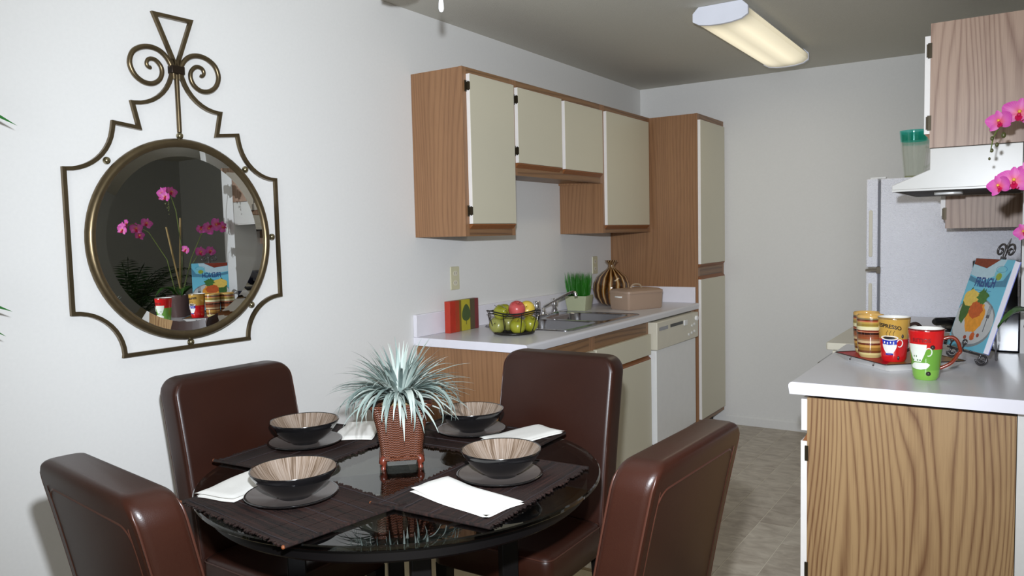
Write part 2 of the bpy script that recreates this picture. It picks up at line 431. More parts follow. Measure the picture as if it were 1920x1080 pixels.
O('stile', box(0.61, y0, 0.1, 0.628, y0+0.035, ZT), M['oak2'], c)
O('stile', box(0.61, y1-0.035, 0.1, 0.628, y1, ZT), M['oak2'], c)
O('toe_kick', box(0.02, y0+0.01, 0, 0.55, y1-0.01, 0.1), M['dark'], c)
door(c, 0.628, 4.955, 5.44, 1.168, 2.102)
door(c, 0.628, 4.955, 5.44, 0.136, 1.066, pull_top=True)

# base cabinets on the left
def base(name, label, y0, y1, end=False, seam=0.74):
    c = E(name, label, 'cabinet')
    O('side_panel', box(0.001, y0, 0.1, 0.592, y0+0.015, 0.875), M['oak2'], c)
    O('side_panel', box(0.001, y1-0.015, 0.1, 0.592, y1-0.0006, 0.875), M['oak2'], c)
    O('bottom_panel', box(0.001, y0+0.015, 0.1, 0.592, y1-0.015, 0.115), M['oakh'], c)
    O('top_rail', box(0.592, y0+0.03, 0.80, 0.61, y1-0.03, 0.875), M['oakh'], c)
    O('middle_rail', box(0.592, y0+0.03, 0.64, 0.61, y1-0.03, 0.70), M['oakh'], c)
    O('bottom_rail', box(0.592, y0+0.03, 0.1, 0.61, y1-0.03, 0.14), M['oakh'], c)
    O('stile', box(0.592, y0, 0.1, 0.61, y0+0.03, 0.875), M['oak2'], c)
    O('stile', box(0.592, y1-0.0306, 0.1, 0.61, y1-0.0006, 0.875), M['oak2'], c)
    O('toe_kick', box(0.02, y0, 0, 0.54, y1, 0.1), M['oakd'], c)
    O('drawer_front', box(0.61, y0+0.012, 0.684, 0.63, y1-0.006, 0.802), M['lam'], c, bevel=0.0015)
    door(c, 0.61, y0+0.012, y1-0.006, 0.126, 0.656, pull_top=True)
    return c
base('base_cabinet', 'oak base cabinet behind the far dining chair, end panel facing the table', 2.842, 3.465)
base('base_cabinet', 'oak base cabinet under the sink, beside the dishwasher', 3.467, 4.168)
# filler panel right of the dishwasher
c = E('filler_panel', 'narrow oak filler strip between dishwasher and pantry', 'panel')
O('filler_stile', box(0.03, 4.862, 0.02, 0.61, 4.946, 0.875), M['oak2'], c)

# dishwasher
dw = E('dishwasher', 'white dishwasher with cream control panel below the left counter', 'dishwasher')
a, b = 4.178, 4.852
O('tub', box(0.03, a+0.01, 0.03, 0.60, b-0.01, 0.862), M['appl'], dw)
pn = O('control_panel', box(0.601, a, 0.706, 0.662, b, 0.866), M['applc'], dw, bevel=0.003)
O('vent_slot', box(0.6625, a+0.03, 0.815, 0.664, a+0.16, 0.835), M['steel'], pn)
O('latch_recess', box(0.6625, a+0.20, 0.818, 0.6645, a+0.40, 0.836), M['blackp'], pn)
O('latch_handle', box(0.6625, a+0.41, 0.805, 0.672, a+0.46, 0.838), M['appl'], pn, bevel=0.002)
for q, (yy, zz) in enumerate([(0.50, 0.74), (0.55, 0.745), (0.60, 0.75), (0.555, 0.79), (0.60, 0.795)]):
    O('button', MB().prism([(a+yy+0.012*cos(t*pi/6), zz+0.009*sin(t*pi/6)) for t in range(12)], 'x', 0.6625, 0.667), M['appl'], pn)
O('dial', MB().prism([(a+0.625+0.016*cos(t*pi/8), 0.83+0.016*sin(t*pi/8)) for t in range(16)], 'x', 0.6625, 0.676), M['white'], pn, smooth=40)
O('door', box(0.601, a+0.004, 0.15, 0.654, b-0.03, 0.703), M['appl'], dw, bevel=0.003)
O('door_trim', box(0.60, a+0.004, 0.138, 0.645, b-0.03, 0.147), M['steel'], dw)
O('toe_panel', box(0.57, a+0.004, 0.02, 0.64, b-0.03, 0.134), M['appl'], dw, bevel=0.002)

# left countertop with sink cut-out
def nose(x0, x1, z0=0.876, z1=0.914, r=0.013, both=False):
    p = [(x0, z0), (x1-0.004, z0)]
    p += [(x1-r+r*cos(t), z1-r+r*sin(t)) for t in [i*pi/12 for i in range(0, 7)]]
    p += [(x0, z1)]
    return p
ct = E('countertop', 'long white laminate countertop on the left wall holding the sink', 'countertop')
SX0, SX1, SY0, SY1 = 0.075, 0.57, 3.30, 4.135
mb = MB()
mb.prism(nose(0.001, 0.635), 'y', 2.82, SY0); mb.prism(nose(0.001, 0.635), 'y', SY1, 4.9475)
mb.box(0.001, SY0, 0.876, SX0, SY1, 0.914); mb.prism(nose(SX1, 0.635), 'y', SY0, SY1)
O('counter_slab', mb, M['counter'], ct, smooth=40)
O('counter_end_band', MB().prism([(x, z) for x, z in nose(0.001, 0.635)], 'y', 2.8185, 2.8199), M['counter_edge'], ct)
O('backsplash', box(0.001, 2.82, 0.9142, 0.021, 4.9475, 1.02), M['splash'], ct, bevel=0.002)
O('side_splash', box(0.0215, 4.93, 0.9142, 0.613, 4.9475, 1.018), M['splash'], ct, bevel=0.002)

# sink
sk = E('kitchen_sink', 'stainless steel double-bowl sink set in the left counter', 'sink', (0, 0, 0.9142))
def rr(x0, y0, x1, y1, r, n=5):
    out = []
    for cx, cy, a0 in ((x1-r, y1-r, 0), (x0+r, y1-r, 90), (x0+r, y0+r, 180), (x1-r, y0+r, 270)):
        for i in range(n+1):
            t = radians(a0+90*i/n); out.append((cx+r*cos(t), cy+r*sin(t)))
    return out
def ring_z(poly, z): return [(x, y, z) for x, y in poly]
for (ya, yb) in ((3.335, 3.70), (3.74, 4.10)):
    mb = MB()
    rs = [ring_z(rr(0.155, ya, 0.535, yb, 0.06), 0.002), ring_z(rr(0.160, ya+.005, 0.53, yb-.005, 0.058), -0.006),
          ring_z(rr(0.172, ya+.016, 0.518, yb-.016, 0.055), -0.13), ring_z(rr(0.20, ya+.05, 0.49, yb-.05, 0.05), -0.155)]
    mb.loft(rs, cap=False); n = len(rs[0]); mb.f.append(tuple(range(3*n, 4*n)))
    bw = O('bowl', mb, M['steel'], sk, smooth=50)
    O('drain', MB().lathe([(0.0, 0.003), (0.035, 0.003), (0.042, 0.0)], ((0.345), (ya+yb)/2, -0.1545), 20, False, False), M['chrome'], bw, smooth=40)
# rim deck
bm = bmesh.new()
def loop(poly, z): return [bm.verts.new((x, y, z)) for x, y in poly]
outer = loop(rr(SX0-0.012, SY0-0.012, SX1+0.012, SY1+0.012, 0.05), 0.0025)
holes = [loop(rr(0.155, ya, 0.535, yb, 0.06), 0.002) for ya, yb in ((3.335, 3.70), (3.74, 4.10))]
ed = []
for lp in [outer]+holes:
    for i in range(len(lp)): ed.append(bm.edges.new((lp[i], lp[(i+1) % len(lp)])))
bmesh.ops.triangle_fill(bm, edges=ed, use_beauty=True)
me = bpy.data.meshes.new('rim'); bm.to_mesh(me); bm.free()
O('rim', me, M['steel'], sk)
O('rim_lip', MB().tube([(x, y, 0.0015) for x, y in rr(SX0-0.012, SY0-0.012, SX1+0.012, SY1+0.012, 0.05)], 0.003, 6, closed=True), M['steel'], sk, smooth=60)
# faucet
fx, fy = 0.112, 3.86
fc = E('faucet', 'chrome two-handle kitchen faucet with swung spout behind the sink', 'faucet', (fx, fy, 0.9167))
O('base_plate', MB().loft([ring_z(rr(-0.028, -0.125, 0.028, 0.125, 0.027), z) for z in (0, 0.012)]+[ring_z(rr(-0.02, -0.115, 0.02, 0.115, 0.019), 0.018)]), M['chrome'], fc, smooth=40)
for s in (-1, 1):
    O('handle', MB().lathe([(0.018, 0.018), (0.018, 0.03), (0.013, 0.034), (0.013, 0.05), (0.021, 0.054), (0.022, 0.088), (0.018, 0.094), (0.0, 0.095)], (0, s*0.1, 0), 16, True, False), M['chrome'], fc, smooth=40)
O('spout_base', MB().lathe([(0.018, 0.018), (0.016, 0.045), (0.010, 0.052), (0, 0.053)], (0, -0.03, 0), 16, True, False), M['chrome'], fc, smooth=40)
O('spout', MB().tube([(0.0, -0.03, 0.04), (0.006, -0.03, 0.056), (0.03, -0.022, 0.072), (0.135, 0.015, 0.128), (0.160, 0.024, 0.138), (0.176, 0.029, 0.136), (0.182, 0.031, 0.118)], [0.010, 0.009, 0.008, 0.008, 0.008, 0.009, 0.0095], 12, sub=4), M['chrome'], fc, smooth=60)

# outlets
def outlet(y, z, label):
    o = E('wall_outlet', label, 'outlet', (0, y, z))
    O('cover_plate', MB().loft([[(0.0005, *p) for p in rr(-0.036, -0.059, 0.036, 0.059, 0.004, 2)], [(0.005, *p) for p in rr(-0.034, -0.057, 0.034, 0.057, 0.004, 2)]]), M['outlet'], o)
    for s in (-1, 1):
        f = O('socket_face', MB().loft([[(xx, 0.017*cos(t*pi/10), s*0.024+0.014*sin(t*pi/10)) for t in range(20)] for xx in (0.004, 0.0065)]), M['applc'], o)
        O('slots', MB().box(0.0063, -0.008, s*0.024-0.004, 0.0068, -0.006, s*0.024+0.006).box(0.0063, 0.006, s*0.024-0.004, 0.0068, 0.008, s*0.024+0.006), M['dark'], f)
outlet(3.152, 1.175, 'ivory double wall outlet above the painted block')
outlet(4.70, 1.172, 'ivory double wall outlet above the striped vase, near the pantry')

# ------------------------------------------------------------------ right side
XC = 1.805
rc = E('countertop', 'white laminate countertop on the right holding mugs and cookbook', 'countertop')
pr_ = [(1.809, 0.876), (2.80, 0.876), (2.80, 0.914)] + [(XC+0.013-0.013*cos(t), 0.901+0.013*sin(t)) for t in [pi/2-i*pi/12 for i in range(7)]]
mb = MB().prism(pr_, 'y', 2.48, 3.3855)
O('counter_slab', mb, M['counter'], rc, smooth=40)
O('counter_end_band', MB().prism(pr_, 'y', 2.4785, 2.4799), M['counter_edge'], rc)
pr2 = [(1.809, 0.876), (2.403, 0.876), (2.403, 0.914)] + pr_[3:]
c2 = E('countertop', 'short white countertop between stove and refrigerator', 'countertop')
O('counter_slab', MB().prism(pr2, 'y', 4.151, 4.555), M['counter'], c2, smooth=40)

def rbase(name, label, y0, y1, first=False):
    c = E(name, label, 'cabinet')
    O('end_panel', box(1.866, y0, 0.1, 2.403, y0+0.015, 0.856), M['oak'], c)
    O('side_panel', box(1.866, y1-0.015, 0.1, 2.403, y1-0.0006, 0.856), M['oak2'], c)
    O('dark_gap_strip', box(1.90, y0+0.012, 0.856, 2.403, y1, 0.875), M['dark'], c)  # dark strip filling the gap between cabinet and counter
    O('face_frame', MB().box(1.848, y0+0.001, 0.1, 1.866, y0+0.03, 0.856).box(1.848, y1-0.03, 0.1, 1.866, y1-0.001, 0.856).box(1.848, y0+0.03, 0.1, 1.866, y1-0.03, 0.14).box(1.848, y0+0.03, 0.81, 1.866, y1-0.03, 0.856).box(1.848, y0+0.03, 0.70, 1.866, y1-0.03, 0.76), M['oak'], c)
    O('toe_kick', box(1.91, y0+0.01, 0, 2.403, y1-0.01, 0.1), M['dark'], c)
    O('drawer_front', box(1.829, y0+0.003, 0.749, 1.848, y1-0.006, 0.85), M['lamw'], c, bevel=0.0015)
    d = door(c, 1.848, y0+0.003, y1-0.006, 0.13, 0.715, lam='lamw', pull=False, sgn=-1)
    O('pull_strip', MB().prism([(1.848, 0.716), (1.834, 0.716), (1.848, 0.742)], 'y', y0+0.003, y1-0.006), M['oakd'], d)
    for hz in (0.678, 0.30):
        O('hinge', MB().box(1.842, y0-0.004, hz-0.024, 1.852, y0+0.001, hz+0.024).tube([(1.846, y0-0.001, hz-0.02), (1.846, y0-0.001, hz+0.02)], 0.005, 6), M['bronze_hinge'], d, smooth=40)
    return c
rbase('base_cabinet', 'oak-ended base cabinet under the right counter, grain panel facing viewer', 2.54, 3.383)
rbase('base_cabinet', 'base cabinet hidden between stove and refrigerator', 4.152, 4.555)

# stove
st = E('stove', 'almond electric stove between the right counter and the wall, dark back panel', 'stove')
O('body', box(1.80, 3.389, 0.05, 2.403, 4.147, 0.884), M['appl'], st, bevel=0.004)
O('cooktop', MB().loft([ring_z(rr(1.733, 3.389, 2.33, 4.147, 0.012, 3), z) for z in (0.885, 0.915)]), M['applc'], st, smooth=30, bevel=0.003)
dr = O('oven_door', box(1.765, 3.40, 0.24, 1.799, 4.136, 0.80), M['appl'], st, bevel=0.004)
O('window', box(1.7635, 3.52, 0.40, 1.7649, 4.02, 0.66), M['navy'], dr)
O('handle', MB().tube([(1.765, 3.43, 0.79), (1.71, 3.43, 0.812), (1.70, 3.45, 0.814), (1.70, 4.09, 0.814), (1.71, 4.11, 0.812), (1.765, 4.11, 0.79)], 0.012, 8), M['steel'], dr, smooth=50)
O('front_panel', box(1.758, 3.392, 0.81, 1.799, 4.144, 0.883), M['applc'], st, bevel=0.003)
O('lower_drawer', box(1.768, 3.40, 0.06, 1.799, 4.136, 0.225), M['appl'], st, bevel=0.004)
for bx, by, rb in ((1.93, 3.56, 0.095), (1.93, 3.96, 0.075), (2.20, 3.56, 0.075), (2.20, 3.96, 0.095)):
    bn = O('burner', MB().lathe([(rb+0.012, 0.001), (rb+0.012, 0.005), (rb, 0.004), (rb*0.5, -0.0)], (bx, by, 0.9145), 28, True, False), M['chrome'], st, smooth=40)
    pts = []
    for i in range(100):
        t = i/99; r = rb*(0.2+0.8*t); a = t*2*pi*4; pts.append((bx+r*cos(a), by+r*sin(a), 0.924))
    O('coil', MB().tube(pts, 0.004, 6), M['blackp'], bn, smooth=60)
bgp = [(2.313, 0.918), (2.313, 1.03), (2.322, 1.052), (2.345, 1.062), (2.402, 1.062), (2.402, 0.918)]
bg = O('back_panel', MB().prism(bgp, 'y', 3.389, 4.147), M['navy'], st, bevel=0.003)
O('panel_trim', MB().tube([(x, 3.3885, z) for x, z in [(2.306, 0.925), (2.306, 1.0), (2.318, 1.01), (2.318, 1.035), (2.33, 1.06)]], 0.002, 6), M['chrome'], bg)
for i in range(4):
    O('knob', MB().prism([(3.50+i*0.17+0.018*cos(t*pi/8), 1.0+0.018*sin(t*pi/8)) for t in range(16)], 'x', 2.296, 2.312), M['blackp'], bg, smooth=40)
# frying pan on rear burner
pan = E('frying_pan', 'black frying pan on the stove, handle showing left of the cookbook', 'pan', (2.20, 3.96, 0.9285))
O('pan_body', MB().lathe([(0, 0.0), (0.085, 0), (0.112, 0.038), (0.115, 0.038), (0.109, 0.041), (0.083, 0.004), (0, 0.004)], (0, 0, 0), 32, False, False), M['blackp'], pan, smooth=40)
O('handle', MB().tube([(-0.04, -0.105, 0.034), (-0.045, -0.135, 0.043), (-0.065, -0.18, 0.050), (-0.095, -0.225, 0.052), (-0.102, -0.235, 0.052)], [0.008, 0.014, 0.017, 0.017, 0.010], 10), M['blackp'], pan, smooth=60)
# coffee maker on the far counter
cf = E('coffee_maker', 'black coffee maker behind the cookbook, on the short far counter', 'coffee maker', (2.29, 4.34, 0.9145))
O('base', MB().loft([ring_z(rr(-0.09, -0.09, 0.10, 0.09, 0.02), z) for z in (0, 0.03)]), M['blackp'], cf, smooth=40)
O('tower', MB().loft([ring_z(rr(0.03, -0.085, 0.10, 0.085, 0.02), z) for z in (0.031, 0.24)]), M['blackp'], cf, smooth=40)
O('brew_head', MB().loft([ring_z(rr(-0.08, -0.085, 0.10, 0.085, 0.02), z) for z in (0.241, 0.30)]), M['blackp'], cf, smooth=40)
O('carafe', MB().lathe([(0.04, 0.032), (0.06, 0.05), (0.062, 0.10), (0.045, 0.15), (0.04, 0.165), (0.0, 0.168)], (-0.035, 0, 0), 24, True, False), M['navy'], cf, smooth=40)
O('chrome_band', MB().lathe([(0.048, 0.148), (0.05, 0.152), (0.048, 0.156)], (-0.035, 0, 0), 24, False, False), M['chrome'], cf, smooth=40)

# fridge
fr = E('refrigerator', 'white top-freezer refrigerator with pebbled side panel beside the back wall', 'refrigerator')
def pebble():
    m, nt, p = new_mat('pebbled_white_enamel')
    tc = N(nt, 'ShaderNodeTexCoord'); vo = N(nt, 'ShaderNodeTexNoise', Scale=190.0, Detail=2.0); nt.links.new(tc.outputs['Object'], vo.inputs['Vector'])
    p.inputs['Base Color'].default_value = L(244, 245, 254); p.inputs['Roughness'].default_value = 0.33; p.inputs['Specular IOR Level'].default_value = 0.8
    bump(nt, p, vo.outputs['Fac'], 1.0, 0.006); return m
M['pebble'] = pebble()
O('body', box(1.77, 4.57, 0.03, 2.40, 5.33, 1.640), M['pebble'], fr, bevel=0.004)
gk = O('gasket', MB().box(1.758, 4.585, 0.08, 1.7695, 5.315, 1.135).box(1.758, 4.585, 1.175, 1.7695, 5.315, 1.62), plain('grey_gasket', L(120, 120, 125), 0.6), fr)
for (za, zb, nm, ha, hb) in ((1.170, 1.642, 'freezer_door', 1.225, 1.475), (0.07, 1.142, 'refrigerator_door', 0.72, 1.085)):
    d_ = O(nm, box(1.70, 4.568, za, 1.757, 5.332, zb), M['pebble'], fr, bevel=0.006, seg=3)
    O('handle_recess', MB().loft([[(x, 4.5675, z) for x, z in rr(1.714, ha, 1.732, hb, 0.008)], [(x, 4.5655, z) for x, z in rr(1.716, ha+.003, 1.730, hb-.003, 0.006)]]), M['applc'], d_, smooth=30)
O('top_hinge', MB().box(1.715, 4.60, 1.6425, 1.79, 4.63, 1.650), M['appl'], fr)
O('hinge', MB().box(1.698, 4.566, 1.148, 1.765, 4.60, 1.160).box(1.752, 4.563, 1.137, 1.772, 4.60, 1.172), plain('hinge_brown', L(104, 94, 78), 0.5), fr, bevel=0.001)
# pitcher on the fridge
pg = E('glass_pitcher', 'clear glass pitcher with teal rim on top of the refrigerator', 'pitcher', (1.90, 4.80, 1.6405), radians(20))
gl_c = clear_glass('clear_glass', (0.95, 0.97, 0.94, 1)); gl_t = clear_glass('teal_glass', (0.38, 0.88, 0.83, 1))
R_ = lambda z: 0.047 + 0.024*(z/0.26)
O('body', MB().lathe([(0, 0.002), (R_(0), 0.002), (R_(0.2), 0.205)], (0, 0, 0), 32, False, False), gl_c, pg, smooth=40)
O('teal_rim', MB().lathe([(R_(0.2), 0.205), (R_(0.25), 0.250), (R_(0.26), 0.262), (R_(0.26)-0.006, 0.262), (R_(0.2)-0.005, 0.206)], (0, 0, 0), 32, False, False), gl_t, pg, smooth=60, label='teal tinted glass rim')
O('thick_base', MB().lathe([(0, 0.0), (0.044, 0.0), (0.046, 0.018), (0, 0.02)], (0, 0, 0), 32, False, False), clear_glass('base_glass', (0.85, 0.86, 0.70, 1), 0.12), pg, smooth=40)
O('handle', MB().tube([(0.055, 0, 0.17), (0.085, 0, 0.165), (0.098, 0, 0.13), (0.085, 0, 0.08), (0.052, 0, 0.06)], 0.007, 8, sub=4), gl_c, pg, smooth=60)

# right wall cabinets
def rupper(label, y0, y1, z0, dz0, hs):
    c = E('wall_cabinet', label, 'cabinet')
    O('side_panel', box(2.12, y0, z0, 2.404, y0+0.012, ZT), M['oakp'], c)
    O('side_panel', box(2.12, y1-0.0126, z0, 2.404, y1-0.0006, ZT), M['oakp'], c)
    O('bottom_panel', box(2.12, y0+0.012, z0+0.002, 2.404, y1-0.013, z0+0.016), M['oakh'], c)
    O('top_panel', box(2.12, y0+0.012, ZT-0.014, 2.404, y1-0.013, ZT-0.001), M['oakh'], c)
    O('face_frame', MB().box(2.103, y0, z0, 2.12, y0+0.03, ZT).box(2.103, y1-0.03, z0, 2.12, y1-0.0006, ZT).box(2.103, y0+0.03, z0, 2.12, y1-0.03, z0+0.05).box(2.103, y0+0.03, ZT-0.045, 2.12, y1-0.03, ZT), M['oakp'], c)
    ym = (y0+y1)/2
    spans = [(y0+0.006, y1-0.008)] if y1-y0 < 0.5 else [(y0+0.006, ym-0.01), (ym+0.01, y1-0.01)]
    for k, (p, q) in enumerate(spans):
        d = door(c, 2.103, p, q, dz0, ZT-0.045, lam='lamw', pull=False, sgn=-1)
        O('pull_strip', MB().prism([(2.103, dz0-0.001), (2.088, dz0-0.001), (2.103, dz0-0.024)], 'y', p, q), M['oakd'], d)
        if k == 0:
            for hz in hs:
                O('hinge', MB().box(2.094, y0-0.002, hz-0.028, 2.108, y0+0.005, hz+0.028).tube([(2.094, y0, hz-0.024), (2.094, y0, hz+0.024)], 0.0045, 6), M['bronze_hinge'], d, smooth=40)
    return c
rupper('two-door oak wall cabinet above the range hood, orchid in front', 3.387, 4.149, 1.681, 1.735, (2.045, 1.775))
rupper('oak wall cabinet behind the range hood, lower end showing underneath', 4.150, 4.568, 1.372, 1.43, (2.05, 1.44))
# hood
hd = E('range_hood', 'white enamel range hood with dark underside above the stove', 'range hood')
hp = [(2.403, 1.545), (2.403, 1.679), (2.11, 1.679), (2.11, 1.612), (1.975, 1.552), (1.975, 1.528), (2.403, 1.528)]
hp = [(2.403, 1.528), (2.403, 1.679), (2.105, 1.679), (2.105, 1.600), (1.975, 1.545), (1.975, 1.528)]
O('shell', MB().prism(hp, 'y', 3.389, 4.147), M['hood'], hd, bevel=0.002)
O('underside_panel', box(1.993, 3.405, 1.5225, 2.395, 4.13, 1.5279), M['dark'], hd)
O('bottom_lip', MB().box(1.975, 3.389, 1.521, 1.985, 4.147, 1.5279).box(1.985, 3.389, 1.521, 2.403, 3.396, 1.5279).box(1.985, 4.14, 1.521, 2.403, 4.147, 1.5279), M['hood'], hd)
O('lamp_lens', MB().loft([ring_z(rr(2.10, 3.60, 2.20, 3.72, 0.03), z) for z in (1.5224, 1.512)]), M['appl'], hd, smooth=40)

# ------------------------------------------------------------------ ceiling fixture
lf = E('ceiling_light', 'long fluorescent ceiling light with glowing wraparound diffuser over the aisle', 'ceiling light', (1.205, 4.27, H))
m, nt, p = new_mat('glowing_diffuser')
p.inputs['Base Color'].default_value = L(235, 225, 195); p.inputs['Roughness'].default_value = 0.4
tc = N(nt, 'ShaderNodeTexCoord'); sp = N(nt, 'ShaderNodeSeparateXYZ'); nt.links.new(tc.outputs['Object'], sp.inputs[0])
tw = mth(nt, 'ABSOLUTE', mth(nt, 'SUBTRACT', mth(nt, 'ABSOLUTE', sp.outputs[0]), 0.062))
tw = mth(nt, 'SUBTRACT', 1.0, mth(nt, 'MULTIPLY', tw, 11))
ey = mth(nt, 'SUBTRACT', 1.0, mth(nt, 'POWER', mth(nt, 'MULTIPLY', mth(nt, 'ABSOLUTE', sp.outputs[1]), 1.66), 8))
es = mth(nt, 'MULTIPLY', mth(nt, 'ADD', mth(nt, 'MULTIPLY', mth(nt, 'MAXIMUM', tw, 0), 0.42), 0.40), mth(nt, 'MAXIMUM', ey, 0.25))
p.inputs['Emission Color'].default_value = (1.0, 0.90, 0.66, 1); nt.links.new(es, p.inputs['Emission Strength'])
M['diffuser'] = m
sec = [(-0.127, -0.035), (-0.127, -0.062), (-0.10, -0.080), (-0.05, -0.088), (0, -0.090), (0.05, -0.088), (0.10, -0.080), (0.127, -0.062), (0.127, -0.035)]
O('diffuser', MB().prism(sec, 'y', -0.595, 0.595), M['diffuser'], lf, smooth=30)
O('housing', MB().prism([(-0.10, -0.001), (-0.127, -0.034), (0.127, -0.034), (0.10, -0.001)], 'y', -0.60, 0.60), M['white'], lf)
capm = plain('fixture_cap', L(230, 232, 242), 0.35)
ce = [(-0.103, -0.0005), (-0.131, -0.028), (-0.131, -0.066), (-0.10, -0.084), (-0.05, -0.092), (0, -0.094), (0.05, -0.092), (0.10, -0.084), (0.131, -0.066), (0.131, -0.028), (0.103, -0.0005)]
for s in (-1, 1):
    O('end_cap', MB().prism(ce, 'y', s*0.5955, s*0.615), capm, lf, bevel=0.002)

# ------------------------------------------------------------------ ceiling fan (only its chain end and a blade tip reach the picture)
fan = E('ceiling_fan', 'white ceiling fan above the dining table, blade tip and pull chain showing', 'ceiling fan', (1.05, 1.68, H))
O('canopy', MB().lathe([(0.07, -0.001), (0.07, -0.03), (0.03, -0.06), (0.015, -0.065), (0.015, -0.14)], (0, 0, 0), 24, True, True), M['white'], fan, smooth=40)
O('motor', MB().lathe([(0.03, -0.13), (0.10, -0.15), (0.11, -0.20), (0.10, -0.245), (0.05, -0.27), (0.05, -0.33), (0.0, -0.335)], (0, 0, 0), 28, True, False), M['white'], fan, smooth=40)
for k in range(5):
    a = radians(137+72*k); ca, sa = cos(a), sin(a)
    def bp(r, w, z): return (ca*r-sa*w, sa*r+ca*w, z)
    out = [(0.19, -0.05), (0.52, -0.068), (0.60, -0.06), (0.635, -0.03), (0.64, 0), (0.635, 0.03), (0.60, 0.06), (0.52, 0.068), (0.19, 0.05)]
    bl = O('blade', MB().loft([[bp(r, w, -0.222-0.10*w) for r, w in out], [bp(r, w, -0.215-0.10*w) for r, w in out]]), M['white'], fan, smooth=30)
    O('blade_iron', MB().loft([[bp(r, w, -0.227) for r, w in ((0.09, -0.015), (0.25, -0.03), (0.25, 0.03), (0.09, 0.015))], [bp(r, w, -0.2225) for r, w in ((0.09, -0.015), (0.25, -0.03), (0.25, 0.03), (0.09, 0.015))]]), M['steel'], bl)
O('pull_chain', MB().tube([(0.02, 0.045, -0.325), (0.02, 0.046, -0.40)], 0.0012, 5), M['chrome'], fan)
O('chain_knob', MB().lathe([(0.0, -0.443), (0.005, -0.441), (0.0075, -0.434), (0.007, -0.42), (0.0045, -0.40), (0.002, -0.395)], (0.02, 0.046, 0), 14, False, True), M['white'], fan, smooth=60)

# ------------------------------------------------------------------ wall mirror
mr = E('wall_mirror', 'round mirror in a bronze scrollwork frame, hanging on the left wall', 'mirror', (0.004, 1.622, 1.397))
mr.rotation_euler = (0, radians(-0.3), radians(-1.75))
mr.location.x = 0.016
M['bronze'] = plain('antique_bronze', L(112, 98, 74), 0.34, metal=0.85, noise=30, vary=0.25)
M['mirror'] = plain('mirror_silver', (0.86, 0.88, 0.88, 1), 0.0, metal=1, vary=0.001)
def arc(cy, cz, r, a0, a1, n=12): return [(cy+r*cos(radians(a0+(a1-a0)*i/n)), cz+r*sin(radians(a0+(a1-a0)*i/n))) for i in range(n+1)]
fx_ = 0.012
zc = 1.397
half = [(0.013, 0.60)] + [(0.013, 0.585)] + [(0.158-0.145*cos(radians(t)), 0.585-0.145*sin(radians(t))) for t in range(8, 91, 9)]
half += [(0.160, 0.440), (0.142, 0.361), (0.226, 0.370)]
half += [(0.382-0.154*cos(radians(t)), 0.372-0.154*sin(radians(t))) for t in range(10, 91, 8)]
half += [(0.384, 0.218), (0.384, -0.217)]
half += [(0.384-0.153*sin(radians(t)), -0.365+0.148*cos(radians(t))) for t in range(8, 91, 8)]
half += [(0.232, -0.365)]
path = half + [(-y, z) for y, z in half[::-1]]
O('frame_outline', MB().tube([(fx_, y, z) for y, z in path], 0.0085, up=(1, 0, 0), sq=True), M['bronze'], mr)
for s in (-1, 1):
    key = [(200, 0.088), (180, 0.076), (150, 0.068), (120, 0.064), (90, 0.062), (60, 0.064), (30, 0.070), (0, 0.072), (-30, 0.068), (-60, 0.062), (-90, 0.056), (-120, 0.049), (-150, 0.042), (-180, 0.036), (-210, 0.030), (-240, 0.027), (-270, 0.024), (-300, 0.021), (-330, 0.017), (-360, 0.013), (-400, 0.008), (-440, 0.004)]
    pts = [(fx_, s*(0.089+r*cos(radians(a))), 0.565+r*sin(radians(a))) for a, r in key]
    pts = [(fx_, s*0.010, 0.535)] + pts[1:]
    O('scroll', MB().tube(pts, [0.0085]*8+[0.0085-0.0002*i for i in range(len(pts)-8)], 8, up=(1, 0, 0), sub=4), M['bronze'], mr, smooth=60)
O('finial_triangle', MB().tube([(fx_, 0.0, 0.575), (fx_, -0.070, 0.737), (fx_, 0.062, 0.737), (fx_, 0.001, 0.575)], 0.0085, up=(1, 0, 0), sq=True), M['bronze'], mr)
O('centre_rod', MB().tube([(fx_, 0, 0.55), (fx_, 0, 0.36)], 0.008, 8), M['bronze'], mr, smooth=60)
O('collar', box(fx_-0.012, -0.024, 0.552, fx_+0.014, 0.024, 0.578), plain('dark_bronze', L(48, 38, 28), 0.4, metal=0.6), mr, bevel=0.002, label='dark bronze collar binding the scrolls')
ringp = [(0.327, -0.004), (0.337, 0.004), (0.337, 0.016), (0.330, 0.024), (0.322, 0.027), (0.313, 0.024), (0.308, 0.017), (0.308, -0.004)]
mb = MB(); rings = []
for i in range(72):
    a = 2*pi*i/72; rings.append([(fx_-0.003+h_, r*cos(a), r*sin(a)) for r, h_ in ringp])
rings.append(rings[0]); mb.loft(rings, cap=False)
O('mirror_ring', mb, M['bronze'], mr, smooth=50)
mb = MB(); n = 72; gx = fx_+0.0155
vsx = [(gx, 0.278*cos(2*pi*i/n), 0.278*sin(2*pi*i/n)) for i in range(n)]
O('mirror_glass', MB().add(vsx, [tuple(range(n))]), M['mirror'], mr)
v2 = vsx + [(gx-0.0022, 0.3095*cos(2*pi*i/n), 0.3095*sin(2*pi*i/n)) for i in range(n)]
O('bevelled_edge', MB().add(v2, [(i, (i+1) % n, n+(i+1) % n, n+i) for i in range(n)]), M['mirror'], mr)
for y, z in ((0, 0.348), (0.253, 0.250), (0.357, 0.004), (0.252, -0.243), (0, -0.350), (-0.253, 0.250)):
    O('bead', MB().ball((fx_, y, z), 0.0115, 14, 10), plain('bead_bronze', L(150, 140, 110), 0.22, metal=0.9), mr, smooth=60)

